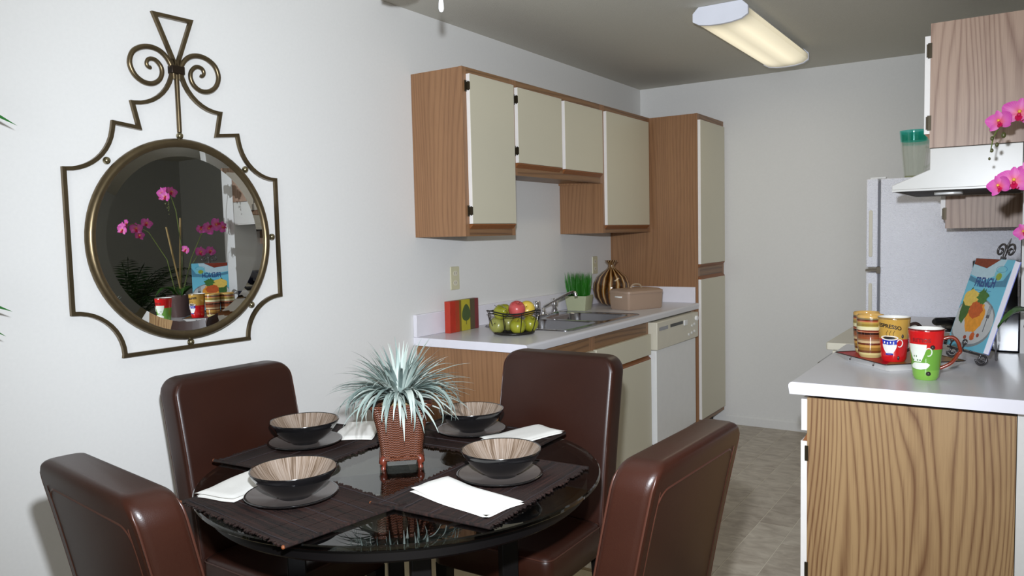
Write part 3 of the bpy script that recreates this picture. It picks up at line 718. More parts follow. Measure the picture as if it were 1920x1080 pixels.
# ------------------------------------------------------------------ dining table
TX, TY, TZ = 1.0, 1.59, 0.757
tb = E('dining_table', 'round glass-topped dining table on a black wooden base', 'table', (TX, TY, 0))
O('glass_top', MB().lathe([(0, 0.745), (0.533, 0.745), (0.536, 0.748), (0.536, 0.754), (0.533, 0.757), (0, 0.757)], (0, 0, 0), 96, False, False), clear_glass('smoked_table_glass', (0.55, 0.58, 0.56, 1), 0.08, 0.003, 0.9), tb, smooth=30)
O('table_ring', MB().lathe([(0.43, 0.702), (0.492, 0.702), (0.50, 0.709), (0.50, 0.744), (0.43, 0.744), (0.43, 0.702)], (0, 0, 0), 96, False, False), M['blackw'], tb, smooth=30)
for k in range(4):
    a = radians(-42+90*k)
    cx, cy = 0.29*cos(a), 0.29*sin(a)
    O('leg', MB().obox((cx, cy, 0.35), (cos(a), sin(a), 0), (-sin(a), cos(a), 0), (0, 0, 1), 0.024, 0.024, 0.35), M['blackw'], tb, bevel=0.003)
    O('support_arm', MB().obox((0.24*cos(a), 0.24*sin(a), 0.722), (cos(a), sin(a), 0), (-sin(a), cos(a), 0), (0, 0, 1), 0.22, 0.022, 0.0215), M['blackw'], tb)
for k in range(2):
    a = radians(-42+90*k)
    O('stretcher', MB().obox((0, 0, 0.20+k*0.001), (cos(a), sin(a), 0), (-sin(a), cos(a), 0), (0, 0, 1), 0.266, 0.016, 0.018), M['blackw'], tb)

# placemats
def mat_sticks():
    m, nt, p = new_mat('dark_reed')
    tc = N(nt, 'ShaderNodeTexCoord'); mp = N(nt, 'ShaderNodeMapping'); mp.inputs['Scale'].default_value = (6, 250, 60)
    nt.links.new(tc.outputs['Object'], mp.inputs[0]); nz = N(nt, 'ShaderNodeTexNoise', Scale=1.0, Detail=2.0); nt.links.new(mp.outputs[0], nz.inputs['Vector'])
    r = N(nt, 'ShaderNodeValToRGB'); r.color_ramp.elements[0].color = L(10, 7, 7); r.color_ramp.elements[1].color = L(50, 30, 25); r.color_ramp.elements[0].position = 0.35; r.color_ramp.elements[1].position = 0.8
    nt.links.new(nz.outputs['Fac'], r.inputs[0]); nt.links.new(r.outputs[0], p.inputs['Base Color']); p.inputs['Roughness'].default_value = 0.5
    return m
M['reed'] = mat_sticks(); M['thread'] = plain('mat_thread', L(40, 32, 34), 0.8); M['tip'] = plain('reed_tip', L(120, 66, 34), 0.5)
def placemat(cx, cy, rz, w, d, label, seed):
    """reeds run along local y (depth d), stacked along x (width w)"""
    rnd = random.Random(seed)
    e = E('placemat', label, 'placemat', (cx, cy, TZ+0.0005), rz, 'reed placemats on the dining table')
    mb = MB(); x = -w/2; k = 0
    while x < w/2:
        r = rnd.uniform(0.0012, 0.0030); x += r
        ya = -d/2 - rnd.uniform(-0.004, 0.009); yb = d/2 + rnd.uniform(-0.004, 0.009); z = 0.0031+rnd.uniform(-.0001, .0006)
        sl = rnd.uniform(-0.0012, 0.0012)
        mb.tube([(x, ya, z), (x+sl, 0, z+rnd.uniform(0, .0004)), (x, yb, z)], r, 5)
        x += r
    O('reeds', mb, M['reed'], e, smooth=50, kind='stuff')
    th = MB()
    for q in (-0.46, -0.24, 0, 0.24, 0.46):
        pts = [(-w/2+w*i/24, d*q+rnd.uniform(-0.0015, 0.0015), 0.0058) for i in range(25)]
        th.tube(pts, 0.0013, 5)
    O('binding_threads', th, M['thread'], e, kind='stuff')
    for s in (-1, 1):
        O('edge_reed', MB().tube([(s*(w/2+0.003), -d/2-0.006, 0.005), (s*(w/2+0.003), d/2+0.006, 0.005)], 0.0045, 7), M['reed'], e, smooth=50)
        O('reed_tip', MB().ball((s*(w/2+0.003), -d/2-0.007, 0.005), 0.0046, 8, 6), M['tip'], e, smooth=60)
    return e
placemat(1.290, 1.585, radians(84), 0.33, 0.0, '', 0) if False else None
placemat(1.288, 1.575, radians(-88), 0.475, 0.325, 'dark reed placemat nearest the viewer, right side of table', 1)
placemat(0.960, 1.235, radians(-8), 0.435, 0.315, 'dark reed placemat at the left front of the table, corner overhanging', 2)
placemat(0.625, 1.62, radians(-86), 0.47, 0.315, 'dark reed placemat before the chair against the mirror wall', 3)
placemat(0.985, 1.945, radians(2), 0.46, 0.31, 'dark reed placemat at the far side, before the chair by the counter', 4)

# plates, bowls
M['plate'] = plain('plate_grey_glaze', L(98, 90, 86), 0.35, coat=0.2, noise=14, vary=0.12)
M['blackg'] = plain('black_glaze', L(20, 19, 20), 0.14, coat=0.5)
def streaks():
    m, nt, p = new_mat('streaked_glaze')
    tc = N(nt, 'ShaderNodeTexCoord'); sp = N(nt, 'ShaderNodeSeparateXYZ'); nt.links.new(tc.outputs['Object'], sp.inputs[0])
    an = mth(nt, 'ARCTAN2', sp.outputs[1], sp.outputs[0])
    ca, sa = mth(nt, 'COSINE', an), mth(nt, 'SINE', an)
    cb = N(nt, 'ShaderNodeCombineXYZ'); nt.links.new(mth(nt, 'MULTIPLY', ca, 26), cb.inputs[0]); nt.links.new(mth(nt, 'MULTIPLY', sa, 26), cb.inputs[1])
    nt.links.new(mth(nt, 'MULTIPLY', sp.outputs[2], 9), cb.inputs[2])
    nz = N(nt, 'ShaderNodeTexNoise', Scale=1.0, Detail=3.0, Roughness=0.7); nt.links.new(cb.outputs[0], nz.inputs['Vector'])
    r = N(nt, 'ShaderNodeValToRGB'); e = r.color_ramp.elements
    e[0].position = 0.36; e[0].color = L(92, 74, 58); e[1].position = 0.66; e[1].color = L(160, 146, 134)
    x = e.new(0.47); x.color = L(130, 112, 96)
    nt.links.new(nz.outputs['Fac'], r.inputs[0]); nt.links.new(r.outputs[0], p.inputs['Base Color']); p.inputs['Roughness'].default_value = 0.3
    return m
M['streak'] = streaks()
def plate(x, y, z, label):
    e = E('plate', label, 'plate', (x, y, z), 0, 'small grey plates on the placemats')
    O('well', MB().lathe([(0, 0.004), (0.05, 0.004), (0.085, 0.0085), (0.106, 0.0125)], (0, 0, 0), 48, False, False), M['plate'], e, smooth=40)
    O('rim', MB().lathe([(0.106, 0.0125), (0.110, 0.0135), (0.112, 0.0115), (0.108, 0.0075), (0.085, 0.003), (0.06, 0.0), (0, 0.0)], (0, 0, 0), 48, False, False), M['blackg'], e, smooth=60)
def bowl(x, y, z, label):
    e = E('bowl', label, 'bowl', (x, y, z), 0, 'streaked bowls on the plates')
    O('inside', MB().lathe([(0, 0.008), (0.03, 0.009), (0.058, 0.022), (0.082, 0.042), (0.097, 0.0625), (0.1005, 0.068)], (0, 0, 0), 56, False, False), M['streak'], e, smooth=60)
    O('outside', MB().lathe([(0.1005, 0.068), (0.103, 0.0695), (0.104, 0.067), (0.0995, 0.057), (0.083, 0.035), (0.06, 0.015), (0.042, 0.005), (0.04, 0.0), (0, 0.0)], (0, 0, 0), 56, False, False), M['blackg'], e, smooth=60)
ZP = TZ+0.0074
for (px, py, bx, by, tz_, lb) in ((1.285, 1.640, 1.288, 1.645, 0, 'nearest the viewer on the right'), (0.930, 1.262, 0.940, 1.262, 0, 'at the left front of the table'),
                         (0.578, 1.622, 0.578, 1.622, 0, 'by the mirror-wall chair'), (0.945, 1.985, 0.945, 1.985, 0, 'at the far side, behind the potted plant')):
    plate(px, py, ZP, 'round grey plate with black rim, '+lb)
    bowl(bx, by, ZP+0.0048, 'black bowl with tan streaked inside, '+lb)

# napkins
def napkin(cx, cy, rz, lx, ly, label, fold=0.35, seed=1, z=TZ+0.0080, round_end=False):
    rnd = random.Random(seed)
    e = E('napkin', label, 'napkin', (cx, cy, z), rz, 'white cloth napkins on the dining table')
    ph = rnd.uniform(0, 6)
    for k in range(2):
        zb = 0.0002+k*0.0052; sh = 0.0012*k*rnd.choice((-1, 1))
        def f(u, v, zb=zb, sh=sh, top=True):
            x = (u-0.5)*(lx-0.004*k)+sh; y = (v-0.5)*(ly-0.003*k)
            w = 0.0012*sin(9*u+ph+k)+0.0008*sin(14*v+ph)
            edge = min(u, 1-u, v, 1-v)
            lift = 0.0042*(1-math.exp(-edge*40)) if top else 0
            bend = 0.010*fold*max(0, 0.3-u)/0.3*k
            return (x + 0.004*sin(5*v+ph), y+0.003*sin(7*u+ph), zb+lift+max(0, w)*k*0.5+bend)
        mb = MB(); NU, NV = 22, 12
        mb.grid(lambda u, v: f(u, v), NU, NV)
        n0 = len(mb.v); mb.grid(lambda u, v: f(u, v, top=False), NU, NV)
        bd = [i for i in range(NU+1)]+[j*(NU+1)+NU for j in range(1, NV+1)]+[NV*(NU+1)+i for i in range(NU-1, -1, -1)]+[j*(NU+1) for j in range(NV-1, 0, -1)]
        for a_, b_ in zip(bd, bd[1:]+bd[:1]): mb.f.append((a_, b_, n0+b_, n0+a_))
        O('fold_layer', mb, M['napkin'], e, smooth=60)
napkin(1.302, 1.462, radians(-12), 0.275, 0.125, 'white folded napkin nearest the viewer, left of right-hand bowl', seed=3)
napkin(0.752, 1.262, radians(103), 0.23, 0.125, 'white rumpled napkin at the table edge, left of front-left bowl', seed=5)
napkin(0.625, 1.805, radians(-60), 0.20, 0.125, 'white folded napkin behind the potted plant, beside mirror-wall bowl', seed=8)
napkin(1.120, 2.005, radians(74), 0.25, 0.125, 'white folded napkin in front of the far chair by the counter', seed=11)

# ------------------------------------------------------------------ dining chairs
def chair(loc, rz, label, fr=0.235):
    """faces local +Y"""
    c = E('dining_chair', label, 'chair', (loc[0], loc[1], 0), rz, 'brown leather dining chairs round the table')
    W2, ZT_, ZB, TH = 0.215, 0.985, 0.40, 0.043
    def lean(z): return -0.225 - 0.22*max(0, z-0.46)**1.25
    def section(z, w, t, n=4, r=0.018):
        r = min(r, w*0.9, t*0.9); cy = lean(z)
        return [(x, cy+y, z) for x, y in rr(-w, -t, w, t, r, n)]
    rings = []
    for i in range(15):
        z = ZB+(ZT_-0.055-ZB)*i/14
        rings.append(section(z, W2, TH))
    for i in range(1, 11):
        a = radians(90*i/10); z = ZT_-0.055+0.055*sin(a)
        w = W2-0.050*(1-cos(a)); t = TH-0.018*(1-cos(max(0, (a-radians(35))/radians(55)*radians(90)) if a > radians(35) else 0))
        rings.append(section(z, w, t))
    O('backrest', MB().loft(rings), M['leather'], c, smooth=50)
    # piping round the front and rear faces
    for s, ins in ((1, 0.0), (-1, 0.0), (-1, 0.030)):
        pts = []
        zz = [0.47+(ZT_-0.055-0.47)*i/10 for i in range(11)]
        off = TH-0.0005 if ins == 0 else TH+0.0002
        for z in zz: pts.append((-(W2-0.006-ins), lean(z)+s*(off-0.003), z))
        for i in range(1, 8):
            a = radians(90*i/7); z = ZT_-0.055-ins+0.0525*sin(a) if ins == 0 else ZT_-0.055-ins+0.03*sin(a)
            rr_ = 0.050 if ins == 0 else 0.035
            sh = 0.0 if ins else 0.012*max(0, sin(a)-0.55)/0.45
            pts.append((-(W2-0.006-ins-rr_*(1-cos(a))), lean(z)+s*(off-0.003-sh), z))
        pts += [(-x, y, z) for x, y, z in pts[::-1]]
        O('piping', MB().tube(pts, 0.0022 if ins == 0 else 0.0042, 6), M['piping'], c, smooth=60)
    rings = []
    for z, ins in ((0.375, 0.004), (0.38, 0.0), (0.455, 0.0), (0.468, 0.003), (0.476, 0.012), (0.480, 0.03)):
        rings.append([(x, y, z) for x, y in rr(-W2+0.003+ins, -0.185+ins, W2-0.003-ins, fr-ins, 0.03, 4)])
    O('seat', MB().loft(rings), M['leather'], c, smooth=50)
    pts = [(x, y, 0.466) for x, y in rr(-W2+0.003, -0.185, W2-0.003, fr, 0.03, 4)]
    O('seat_piping', MB().tube(pts, 0.0025, 6, closed=True), M['piping'], c, smooth=60)
    O('rear_skirt', MB().box(-W2+0.01, -0.235, 0.38, W2-0.01, -0.187, 0.45), M['leather'], c)
    for sx in (-1, 1):
        for ya, yb in ((fr-0.03, fr-0.03), (-0.205, -0.245)):
            mb = MB().loft([[(sx*0.185+a_*0.016, yb+b_*0.016, 0.0) for a_, b_ in ((-1, -1), (1, -1), (1, 1), (-1, 1))],
                            [(sx*0.185+a_*0.021, ya+b_*0.021, 0.378) for a_, b_ in ((-1, -1), (1, -1), (1, 1), (-1, 1))]])
            O('leg', mb, M['blackw'], c, bevel=0.002)
    return c
# local +Y faces the table; back top at local y about -0.32
chair((0.620, 1.552), radians(-92), 'brown leather dining chair against the mirror wall', 0.15)
chair((1.100, 1.985), radians(180), 'brown leather dining chair at the far side, in front of the kitchen counter', 0.15)
chair((1.540, 1.460), radians(87), 'brown leather dining chair nearest the kitchen aisle, back to the viewer on the right')
chair((1.087, 1.060), radians(-8), 'brown leather dining chair at the left front, back turned to the viewer')

# ------------------------------------------------------------------ potted spiky plant on the table
def weave():
    m, nt, p = new_mat('red_brown_wicker')
    tc = N(nt, 'ShaderNodeTexCoord'); sp = N(nt, 'ShaderNodeSeparateXYZ'); nt.links.new(tc.outputs['Object'], sp.inputs[0])
    an = mth(nt, 'MULTIPLY', mth(nt, 'ARCTAN2', sp.outputs[1], sp.outputs[0]), 14.0)
    z = mth(nt, 'MULTIPLY', sp.outputs[2], 950)
    vv = mth(nt, 'MULTIPLY', mth(nt, 'ABSOLUTE', mth(nt, 'SUBTRACT', mth(nt, 'FRACT', mth(nt, 'DIVIDE', an, 4.0)), 0.5)), 9.0)
    h = mth(nt, 'SINE', mth(nt, 'ADD', z, vv)); h2 = mth(nt, 'SINE', mth(nt, 'MULTIPLY', an, 2.6))
    hh = mth(nt, 'MULTIPLY', h, h2)
    r = N(nt, 'ShaderNodeValToRGB'); e = r.color_ramp.elements
    e[0].position = 0.1; e[0].color = L(56, 27, 17); e[1].position = 0.9; e[1].color = L(116, 66, 44)
    nt.links.new(mth(nt, 'ADD', mth(nt, 'MULTIPLY', hh, 0.5), 0.5), r.inputs[0]); nt.links.new(r.outputs[0], p.inputs['Base Color'])
    p.inputs['Roughness'].default_value = 0.35; bump(nt, p, hh, 0.6, 0.003); return m
M['wicker'] = weave()
pp = E('potted_plant', 'spiky silver-green potted plant in a footed wicker pot, centre of table', 'plant', (0.962, 1.628, TZ+0.0003), radians(-3))
def sqr(h, z, r): return [(x, y, z) for x, y in rr(-h, -h, h, h, r, 4)]
rot45 = lambda ring: [((x-y)*0.7071, (x+y)*0.7071, z) for x, y, z in ring]
pot_r = [rot45(sqr(h, z, 0.018)) for h, z in ((0.050, 0.022), (0.056, 0.026), (0.059, 0.06), (0.066, 0.11), (0.076, 0.155), (0.083, 0.176), (0.079, 0.178), (0.072, 0.17))]
O('pot', MB().loft(pot_r), M['wicker'], pp, smooth=50)
O('rim_band', MB().tube(rot45(sqr(0.0825, 0.176, 0.018)), 0.005, 8, closed=True), M['wicker'], pp, smooth=60)
O('base_band', MB().tube(rot45(sqr(0.056, 0.028, 0.016)), 0.006, 8, closed=True), M['wicker'], pp, smooth=60)
footm = plain('foot_red_brown', L(98, 42, 28), 0.3)
for k in range(4):
    a = pi/2*k; q = 0.070
    fp = [(q*cos(a)*s_, q*sin(a)*s_, z) for s_, z in ((0.93, 0.034), (1.0, 0.026), (1.04, 0.018), (0.98, 0.010), (1.02, 0.004), (1.02, 0.0))]
    O('foot', MB().tube(fp, [0.008, 0.012, 0.011, 0.006, 0.007, 0.0075], 8), footm, pp, smooth=60)
O('moss', MB().ball((0, 0, 0.165), 0.055, 14, 8, 1, 1, 0.35), plain('moss', L(140, 120, 84), 0.9, noise=80, bmp=(1, 0.01), vary=0.3), pp, smooth=60)
def leafmat():
    m, nt, p = new_mat('silver_green_leaf')
    tc = N(nt, 'ShaderNodeTexCoord'); oi = N(nt, 'ShaderNodeObjectInfo')
    nz = N(nt, 'ShaderNodeTexNoise', Scale=18.0, Detail=2.0); nt.links.new(tc.outputs['Object'], nz.inputs['Vector'])
    r = N(nt, 'ShaderNodeValToRGB'); e = r.color_ramp.elements
    e[0].position = 0.15; e[0].color = L(84, 100, 98); e[1].position = 0.9; e[1].color = L(206, 211, 202); x = e.new(0.5); x.color = L(146, 162, 155)
    nt.links.new(mth(nt, 'ADD', mth(nt, 'MULTIPLY', nz.outputs['Fac'], 0.5), mth(nt, 'MULTIPLY', oi.outputs['Random'], 0.5)), r.inputs[0])
    nt.links.new(r.outputs[0], p.inputs['Base Color']); p.inputs['Roughness'].default_value = 0.4; return m
M['leaf'] = leafmat()
def leaf_mesh(length, elev, droop, w=0.0075, twist=0):
    mb = MB(); n = 12; x = z = 0.0; a = elev; rows = []
    for i in range(n+1):
        t = i/n; ww = w*(0.55+1.2*t*(1-t)*1.6)*(1-t**3.0)+0.0003
        rows.append([(x, -ww, z+ww*0.35), (x, 0, z), (x, ww, z+ww*0.35)])
        x += cos(a)*length/n; z += sin(a)*length/n; a -= droop/n*(0.4+1.3*t)
    for i, r in enumerate(rows): mb.v += r
    for i in range(n):
        for j in (0, 1): mb.f.append((i*3+j, i*3+j+1, (i+1)*3+j+1, (i+1)*3+j))
    me = mb.mesh('leaf', 60); me.materials.append(M['leaf']); return me
rnd = random.Random(4)
kinds = []
for i in range(34):
    el = radians(6+70*(i/33)); ln = rnd.uniform(0.15, 0.205)*(1.0 if el < 0.9 else 0.92)
    dr = rnd.uniform(0.35, 0.9) if el > 0.9 else rnd.uniform(0.6, 1.5)
    kinds.append(leaf_mesh(ln, el, dr, rnd.uniform(0.004, 0.0062)))
for i in range(8): kinds.append(leaf_mesh(rnd.uniform(0.18, 0.23), radians(35), rnd.uniform(2.4, 3.0), 0.006))
for i in range(270):
    me = kinds[i % len(kinds)] if i < 210 else kinds[rnd.randrange(len(kinds))]
    o = bpy.data.objects.new('leaf', me); COL.objects.link(o); o.parent = pp
    a = i*2.39996+rnd.uniform(-.2, .2)
    rr0 = rnd.uniform(0.004, 0.022)
    o.location = (rr0*cos(a), rr0*sin(a), 0.178+rnd.uniform(-0.004, 0.016)); o.rotation_euler = (rnd.uniform(-.12, .12), rnd.uniform(-.12, .12), a)

# ------------------------------------------------------------------ left counter things
def art():
    m, nt, p = new_mat('painted_block_face')
    tc = N(nt, 'ShaderNodeTexCoord'); sp = N(nt, 'ShaderNodeSeparateXYZ'); nt.links.new(tc.outputs['Object'], sp.inputs[0])
    r = N(nt, 'ShaderNodeValToRGB'); r.color_ramp.interpolation = 'CONSTANT'; e = r.color_ramp.elements
    e[0].position = 0.0; e[0].color = L(176, 46, 26); e[1].position = 0.18; e[1].color = L(160, 60, 30)
    for q, cc in ((0.31, L(112, 92, 30)), (0.38, L(176, 170, 50)), (0.69, L(84, 74, 56)), (0.86, L(118, 48, 56))):
        x = e.new(q); x.color = cc
    nz = N(nt, 'ShaderNodeTexNoise', Scale=16.0, Detail=3.0); nt.links.new(tc.outputs['Object'], nz.inputs['Vector'])
    nt.links.new(mth(nt, 'DIVIDE', sp.outputs[1], 0.250), r.inputs[0])
    mx = N(nt, 'ShaderNodeMix', data_type='RGBA', blend_type='OVERLAY'); mx.inputs['Factor'].default_value = 0.45
    r2 = N(nt, 'ShaderNodeValToRGB'); r2.color_ramp.elements[0].color = (0.2, 0.18, 0.1, 1); r2.color_ramp.elements[1].color = (0.85, 0.7, 0.5, 1)
    nt.links.new(nz.outputs['Fac'], r2.inputs[0]); nt.links.new(r.outputs[0], mx.inputs['A']); nt.links.new(r2.outputs[0], mx.inputs['B'])
    nt.links.new(mx.outputs['Result'], p.inputs['Base Color']); p.inputs['Roughness'].default_value = 0.5; return m
ab = E('painted_block', 'small red, yellow and brown striped canvas block with a tree on left counter', 'picture', (0.046, 3.005, 0.9145), radians(2))
O('canvas', box(0, 0, 0, 0.032, 0.250, 0.155), art(), ab, bevel=0.001)
O('red_side', box(0.0005, -0.0012, 0, 0.0315, -0.0002, 0.155), plain('red_canvas_side', L(176, 50, 30), 0.5, vary=0.2), ab)
tr_ = MB()
yc = 0.138
crown = [(yc+0.030*sin(radians(t))*(1 if t < 180 else 1), 0.092+0.040*cos(radians(t))) for t in range(0, 360, 15)]
crown = [(yc+0.036*sin(radians(t))*(1.0-0.3*cos(radians(t))), 0.090+0.042*cos(radians(t))) for t in range(0, 360, 15)]
O('tree_print', MB().prism(crown, 'x', 0.0322, 0.0328), plain('green_print', L(70, 88, 44), 0.5, vary=0.25), ab)
O('trunk_print', box(0.0322, yc-0.0022, 0.03, 0.0326, yc+0.0022, 0.055), plain('trunk_print', L(60, 66, 34), 0.5), ab)

# fruit basket
FB = (0.372, 3.122, 0.9143)
fb = E('wire_basket', 'black wire basket of fruit on the left counter by the sink', 'basket', FB)
def wav(a, r0=0.128): return (r0*cos(a), r0*sin(a), 0.112+0.006*cos(3*a))
O('rim_wire', MB().tube([wav(2*pi*i/60) for i in range(60)], 0.003, 6, closed=True), M['blackm'], fb, smooth=60)
O('rim_wire', MB().tube([(0.94*x, 0.94*y, z-0.012) for x, y, z in [wav(2*pi*i/60) for i in range(60)]], 0.0022, 6, closed=True), M['blackm'], fb, smooth=60)
for i in range(9):
    a = 2*pi*i/9
    pts = [(r*cos(a), r*sin(a), z) for r, z in ((0.03, 0.003), (0.082, 0.004), (0.100, 0.014), (0.114, 0.045), (0.123, 0.08), (0.128, 0.112+0.006*cos(3*a)))]
    O('rib_wire', MB().tube(pts, 0.0021, 5), M['blackm'], fb, smooth=60)
O('base_wire', MB().tube([(0.094*cos(2*pi*i/40), 0.094*sin(2*pi*i/40), 0.009) for i in range(40)], 0.006, 6, closed=True), M['blackm'], fb, smooth=60)
mb = MB()
for i in range(-5, 6):
    h_ = sqrt(max(0, 0.08**2-(i*0.015)**2)); mb.tube([(i*0.015, -h_, 0.004), (i*0.015, h_, 0.004)], 0.001, 4); mb.tube([(-h_, i*0.015, 0.0055), (h_, i*0.015, 0.0055)], 0.001, 4)
O('base_mesh', mb, M['blackm'], fb, kind='stuff')
def fruitmat(name, a, b):
    m, nt, p = new_mat(name)
    tc = N(nt, 'ShaderNodeTexCoord'); nz = N(nt, 'ShaderNodeTexNoise', Scale=14.0, Detail=3.0); nt.links.new(tc.outputs['Object'], nz.inputs['Vector'])
    mx = N(nt, 'ShaderNodeMix', data_type='RGBA'); mx.inputs['A'].default_value = a; mx.inputs['B'].default_value = b
    nt.links.new(nz.outputs['Fac'], mx.inputs['Factor']); nt.links.new(mx.outputs['Result'], p.inputs['Base Color']); p.inputs['Roughness'].default_value = 0.3; p.inputs['Coat Weight'].default_value = 0.2
    return m
fg = fruitmat('green_fruit_skin', L(118, 126, 14), L(164, 160, 46)); fg2 = fruitmat('pale_green_skin', L(122, 124, 44), L(156, 154, 88))
fred = fruitmat('red_fruit_skin', L(180, 52, 58), L(208, 100, 96)); fyel = fruitmat('yellow_fruit_skin', L(214, 184, 40), L(226, 196, 96))
def fruit(kind, x, y, z, r, mat, label, rx=0, ry=0):
    r *= 1.12
    e = E(kind, label, 'fruit', (FB[0]+x*1.14, FB[1]+y*1.14, FB[2]+z+(0.004 if z > 0.08 else 0))); e.rotation_euler = (rx, ry, 0)
    if kind == 'pear': prof = [(0, -1.0), (0.55, -0.92), (0.95, -0.45), (1.0, -0.1), (0.82, 0.35), (0.55, 0.75), (0.42, 1.05), (0.28, 1.22), (0, 1.27)]
    else: prof = [(0, -0.80), (0.25, -0.88), (0.62, -0.78), (0.93, -0.35), (1.0, 0.05), (0.9, 0.5), (0.58, 0.82), (0.25, 0.86), (0.08, 0.74), (0, 0.68)]
    O('skin', MB().lathe([(a*r, b*r) for a, b in prof], (0, 0, 0), 20, False, False), mat, e, smooth=80)
    zt = (1.2 if kind == 'pear' else 0.68)*r
    O('stem', MB().tube([(0, 0, zt), (0.001, 0, zt+0.008), (0.004, 0, zt+0.015)], 0.0013, 5), M['dark'], e)
    return e
fruit('apple', -0.045, -0.055, 0.046, 0.036, fg2, 'pale green apple at the front left bottom of the wire basket', 1.2, 0.2)
fruit('apple', 0.045, -0.040, 0.044, 0.035, fg, 'green apple at the front bottom centre of the basket', 0.4, 0.3)
fruit('apple', 0.055, 0.042, 0.045, 0.035, fg, 'green apple at the bottom right of the basket, under the yellow apple', 0.1, 0.6)
fruit('apple', -0.050, 0.035, 0.045, 0.035, fg2, 'pale green apple at the back bottom of the basket', 0.3, -0.4)
fruit('pear', -0.015, -0.072, 0.107, 0.031, fg, 'yellow-green pear heaped at the left of the basket', 0.5, 1.3)
fruit('apple', 0.020, -0.006, 0.115, 0.037, fred, 'red apple on top of the fruit in the wire basket', 0.2, 0.5)
fruit('apple', 0.022, 0.070, 0.108, 0.036, fyel, 'yellow apple heaped at the right of the basket', 0.9, 0.7)
fruit('pear', -0.062, 0.018, 0.106, 0.029, fg, 'green pear behind the red apple in the basket', 0.8, -0.9)

# grass pot
gp = E('potted_grass', 'square pale green pot of bright green grass at the wall behind the sink', 'plant', (0.112, 4.265, 0.9147), radians(8))
potm = plain('pale_green_ceramic', L(170, 174, 142), 0.35)
O('pot', MB().loft([sqr(h, z, 0.006) for h, z in ((0.058, 0.0), (0.070, 0.085), (0.070, 0.090), (0.064, 0.090), (0.062, 0.078))]), potm, gp, smooth=40)
O('soil', box(-0.062, -0.062, 0.07, 0.062, 0.062, 0.078), plain('soil', L(60, 48, 34), 0.9), gp)
rnd = random.Random(9); mb = MB()
for i in range(650):
    x, y = rnd.uniform(-0.058, 0.058), rnd.uniform(-0.058, 0.058); h_ = rnd.uniform(0.11, 0.165); a = rnd.uniform(0, pi); dx, dy = x*0.22+rnd.uniform(-.012, .012), y*0.22+rnd.uniform(-.012, .012); w_ = 0.0016
    ca, sa = cos(a)*w_, sin(a)*w_
    mb.add([(x-ca, y-sa, 0.078), (x+ca, y+sa, 0.078), (x+dx*0.6-ca*.8, y+dy*0.6-sa*.8, 0.078+h_*0.6), (x+dx*0.6+ca*.8, y+dy*0.6+sa*.8, 0.078+h_*0.6), (x+dx, y+dy, 0.078+h_)], [(0, 1, 3, 2), (2, 3, 4)])
O('grass', mb, fruitmat('grass_green', L(24, 86, 14), L(52, 132, 34)), gp, kind='stuff')

# striped vase
vm, nt, p = new_mat('amber_striped_glass')
tc = N(nt, 'ShaderNodeTexCoord'); sp = N(nt, 'ShaderNodeSeparateXYZ'); nt.links.new(tc.outputs['Object'], sp.inputs[0])
an = mth(nt, 'ARCTAN2', sp.outputs[1], sp.outputs[0])
nz = N(nt, 'ShaderNodeTexNoise', Scale=9.0, Detail=1.0); nt.links.new(tc.outputs['Object'], nz.inputs['Vector'])
w1 = mth(nt, 'ADD', mth(nt, 'MULTIPLY', mth(nt, 'SINE', mth(nt, 'ADD', mth(nt, 'MULTIPLY', an, 16), mth(nt, 'MULTIPLY', nz.outputs['Fac'], 3.0))), 0.5), 0.5)
r = N(nt, 'ShaderNodeValToRGB'); e = r.color_ramp.elements; e[0].position = 0.15; e[0].color = L(52, 30, 10); e[1].position = 1.0; e[1].color = L(196, 172, 130)
x = e.new(0.6); x.color = L(104, 62, 20); x = e.new(0.88); x.color = L(150, 104, 50)
nt.links.new(w1, r.inputs[0]); nt.links.new(r.outputs[0], p.inputs['Base Color']); p.inputs['Roughness'].default_value = 0.06; p.inputs['Coat Weight'].default_value = 0.8; bump(nt, p, w1, 0.25, 0.003)
va = E('striped_vase', 'round amber striped glass vase with narrow neck near the pantry', 'vase', (0.172, 4.60, 0.9143))
vp = [(0.045, 0.0), (0.085, 0.02), (0.112, 0.06), (0.122, 0.105), (0.118, 0.145), (0.098, 0.188), (0.062, 0.218), (0.034, 0.236), (0.024, 0.25), (0.022, 0.262), (0.028, 0.276), (0.040, 0.288), (0.041, 0.290)]
O('body', MB().lathe(vp, (0, 0, 0), 48, True, False), vm, va, smooth=80)
O('lip', MB().tube([(0.041*cos(2*pi*i/32), 0.041*sin(2*pi*i/32), 0.290) for i in range(32)], 0.003, 6, closed=True), vm, va, smooth=80)

# bread box: near corner (0.445,4.275), right (0.56,4.515), left (0.26,4.46)->depth
bb = E('bread_box', 'taupe lidded ceramic box with rope handle beside the pantry', 'box', (0.43, 4.30, 0.9143), radians(66))
tp = plain('taupe_ceramic', L(172, 146, 126), 0.32, coat=0.2)
bl_, bw_ = 0.285, 0.185
def rb(x0, y0, x1, y1, r, z): return [(x, y, z) for x, y in rr(x0, y0, x1, y1, r, 5)]
O('box_body', MB().loft([rb(0.01, 0.01, bl_-0.01, bw_-0.01, 0.012, 0), rb(0.004, 0.004, bl_-0.004, bw_-0.004, 0.014, 0.008), rb(0, 0, bl_, bw_, 0.016, 0.10)]), tp, bb, smooth=40)
ld = O('lid', MB().loft([rb(-0.006, -0.006, bl_+0.006, bw_+0.006, 0.03, 0.101), rb(-0.006, -0.006, bl_+0.006, bw_+0.006, 0.03, 0.114), rb(0.012, 0.012, bl_-0.012, bw_-0.012, 0.03, 0.125), rb(0.05, 0.05, bl_-0.05, bw_-0.05, 0.03, 0.130)]), tp, bb, smooth=40)
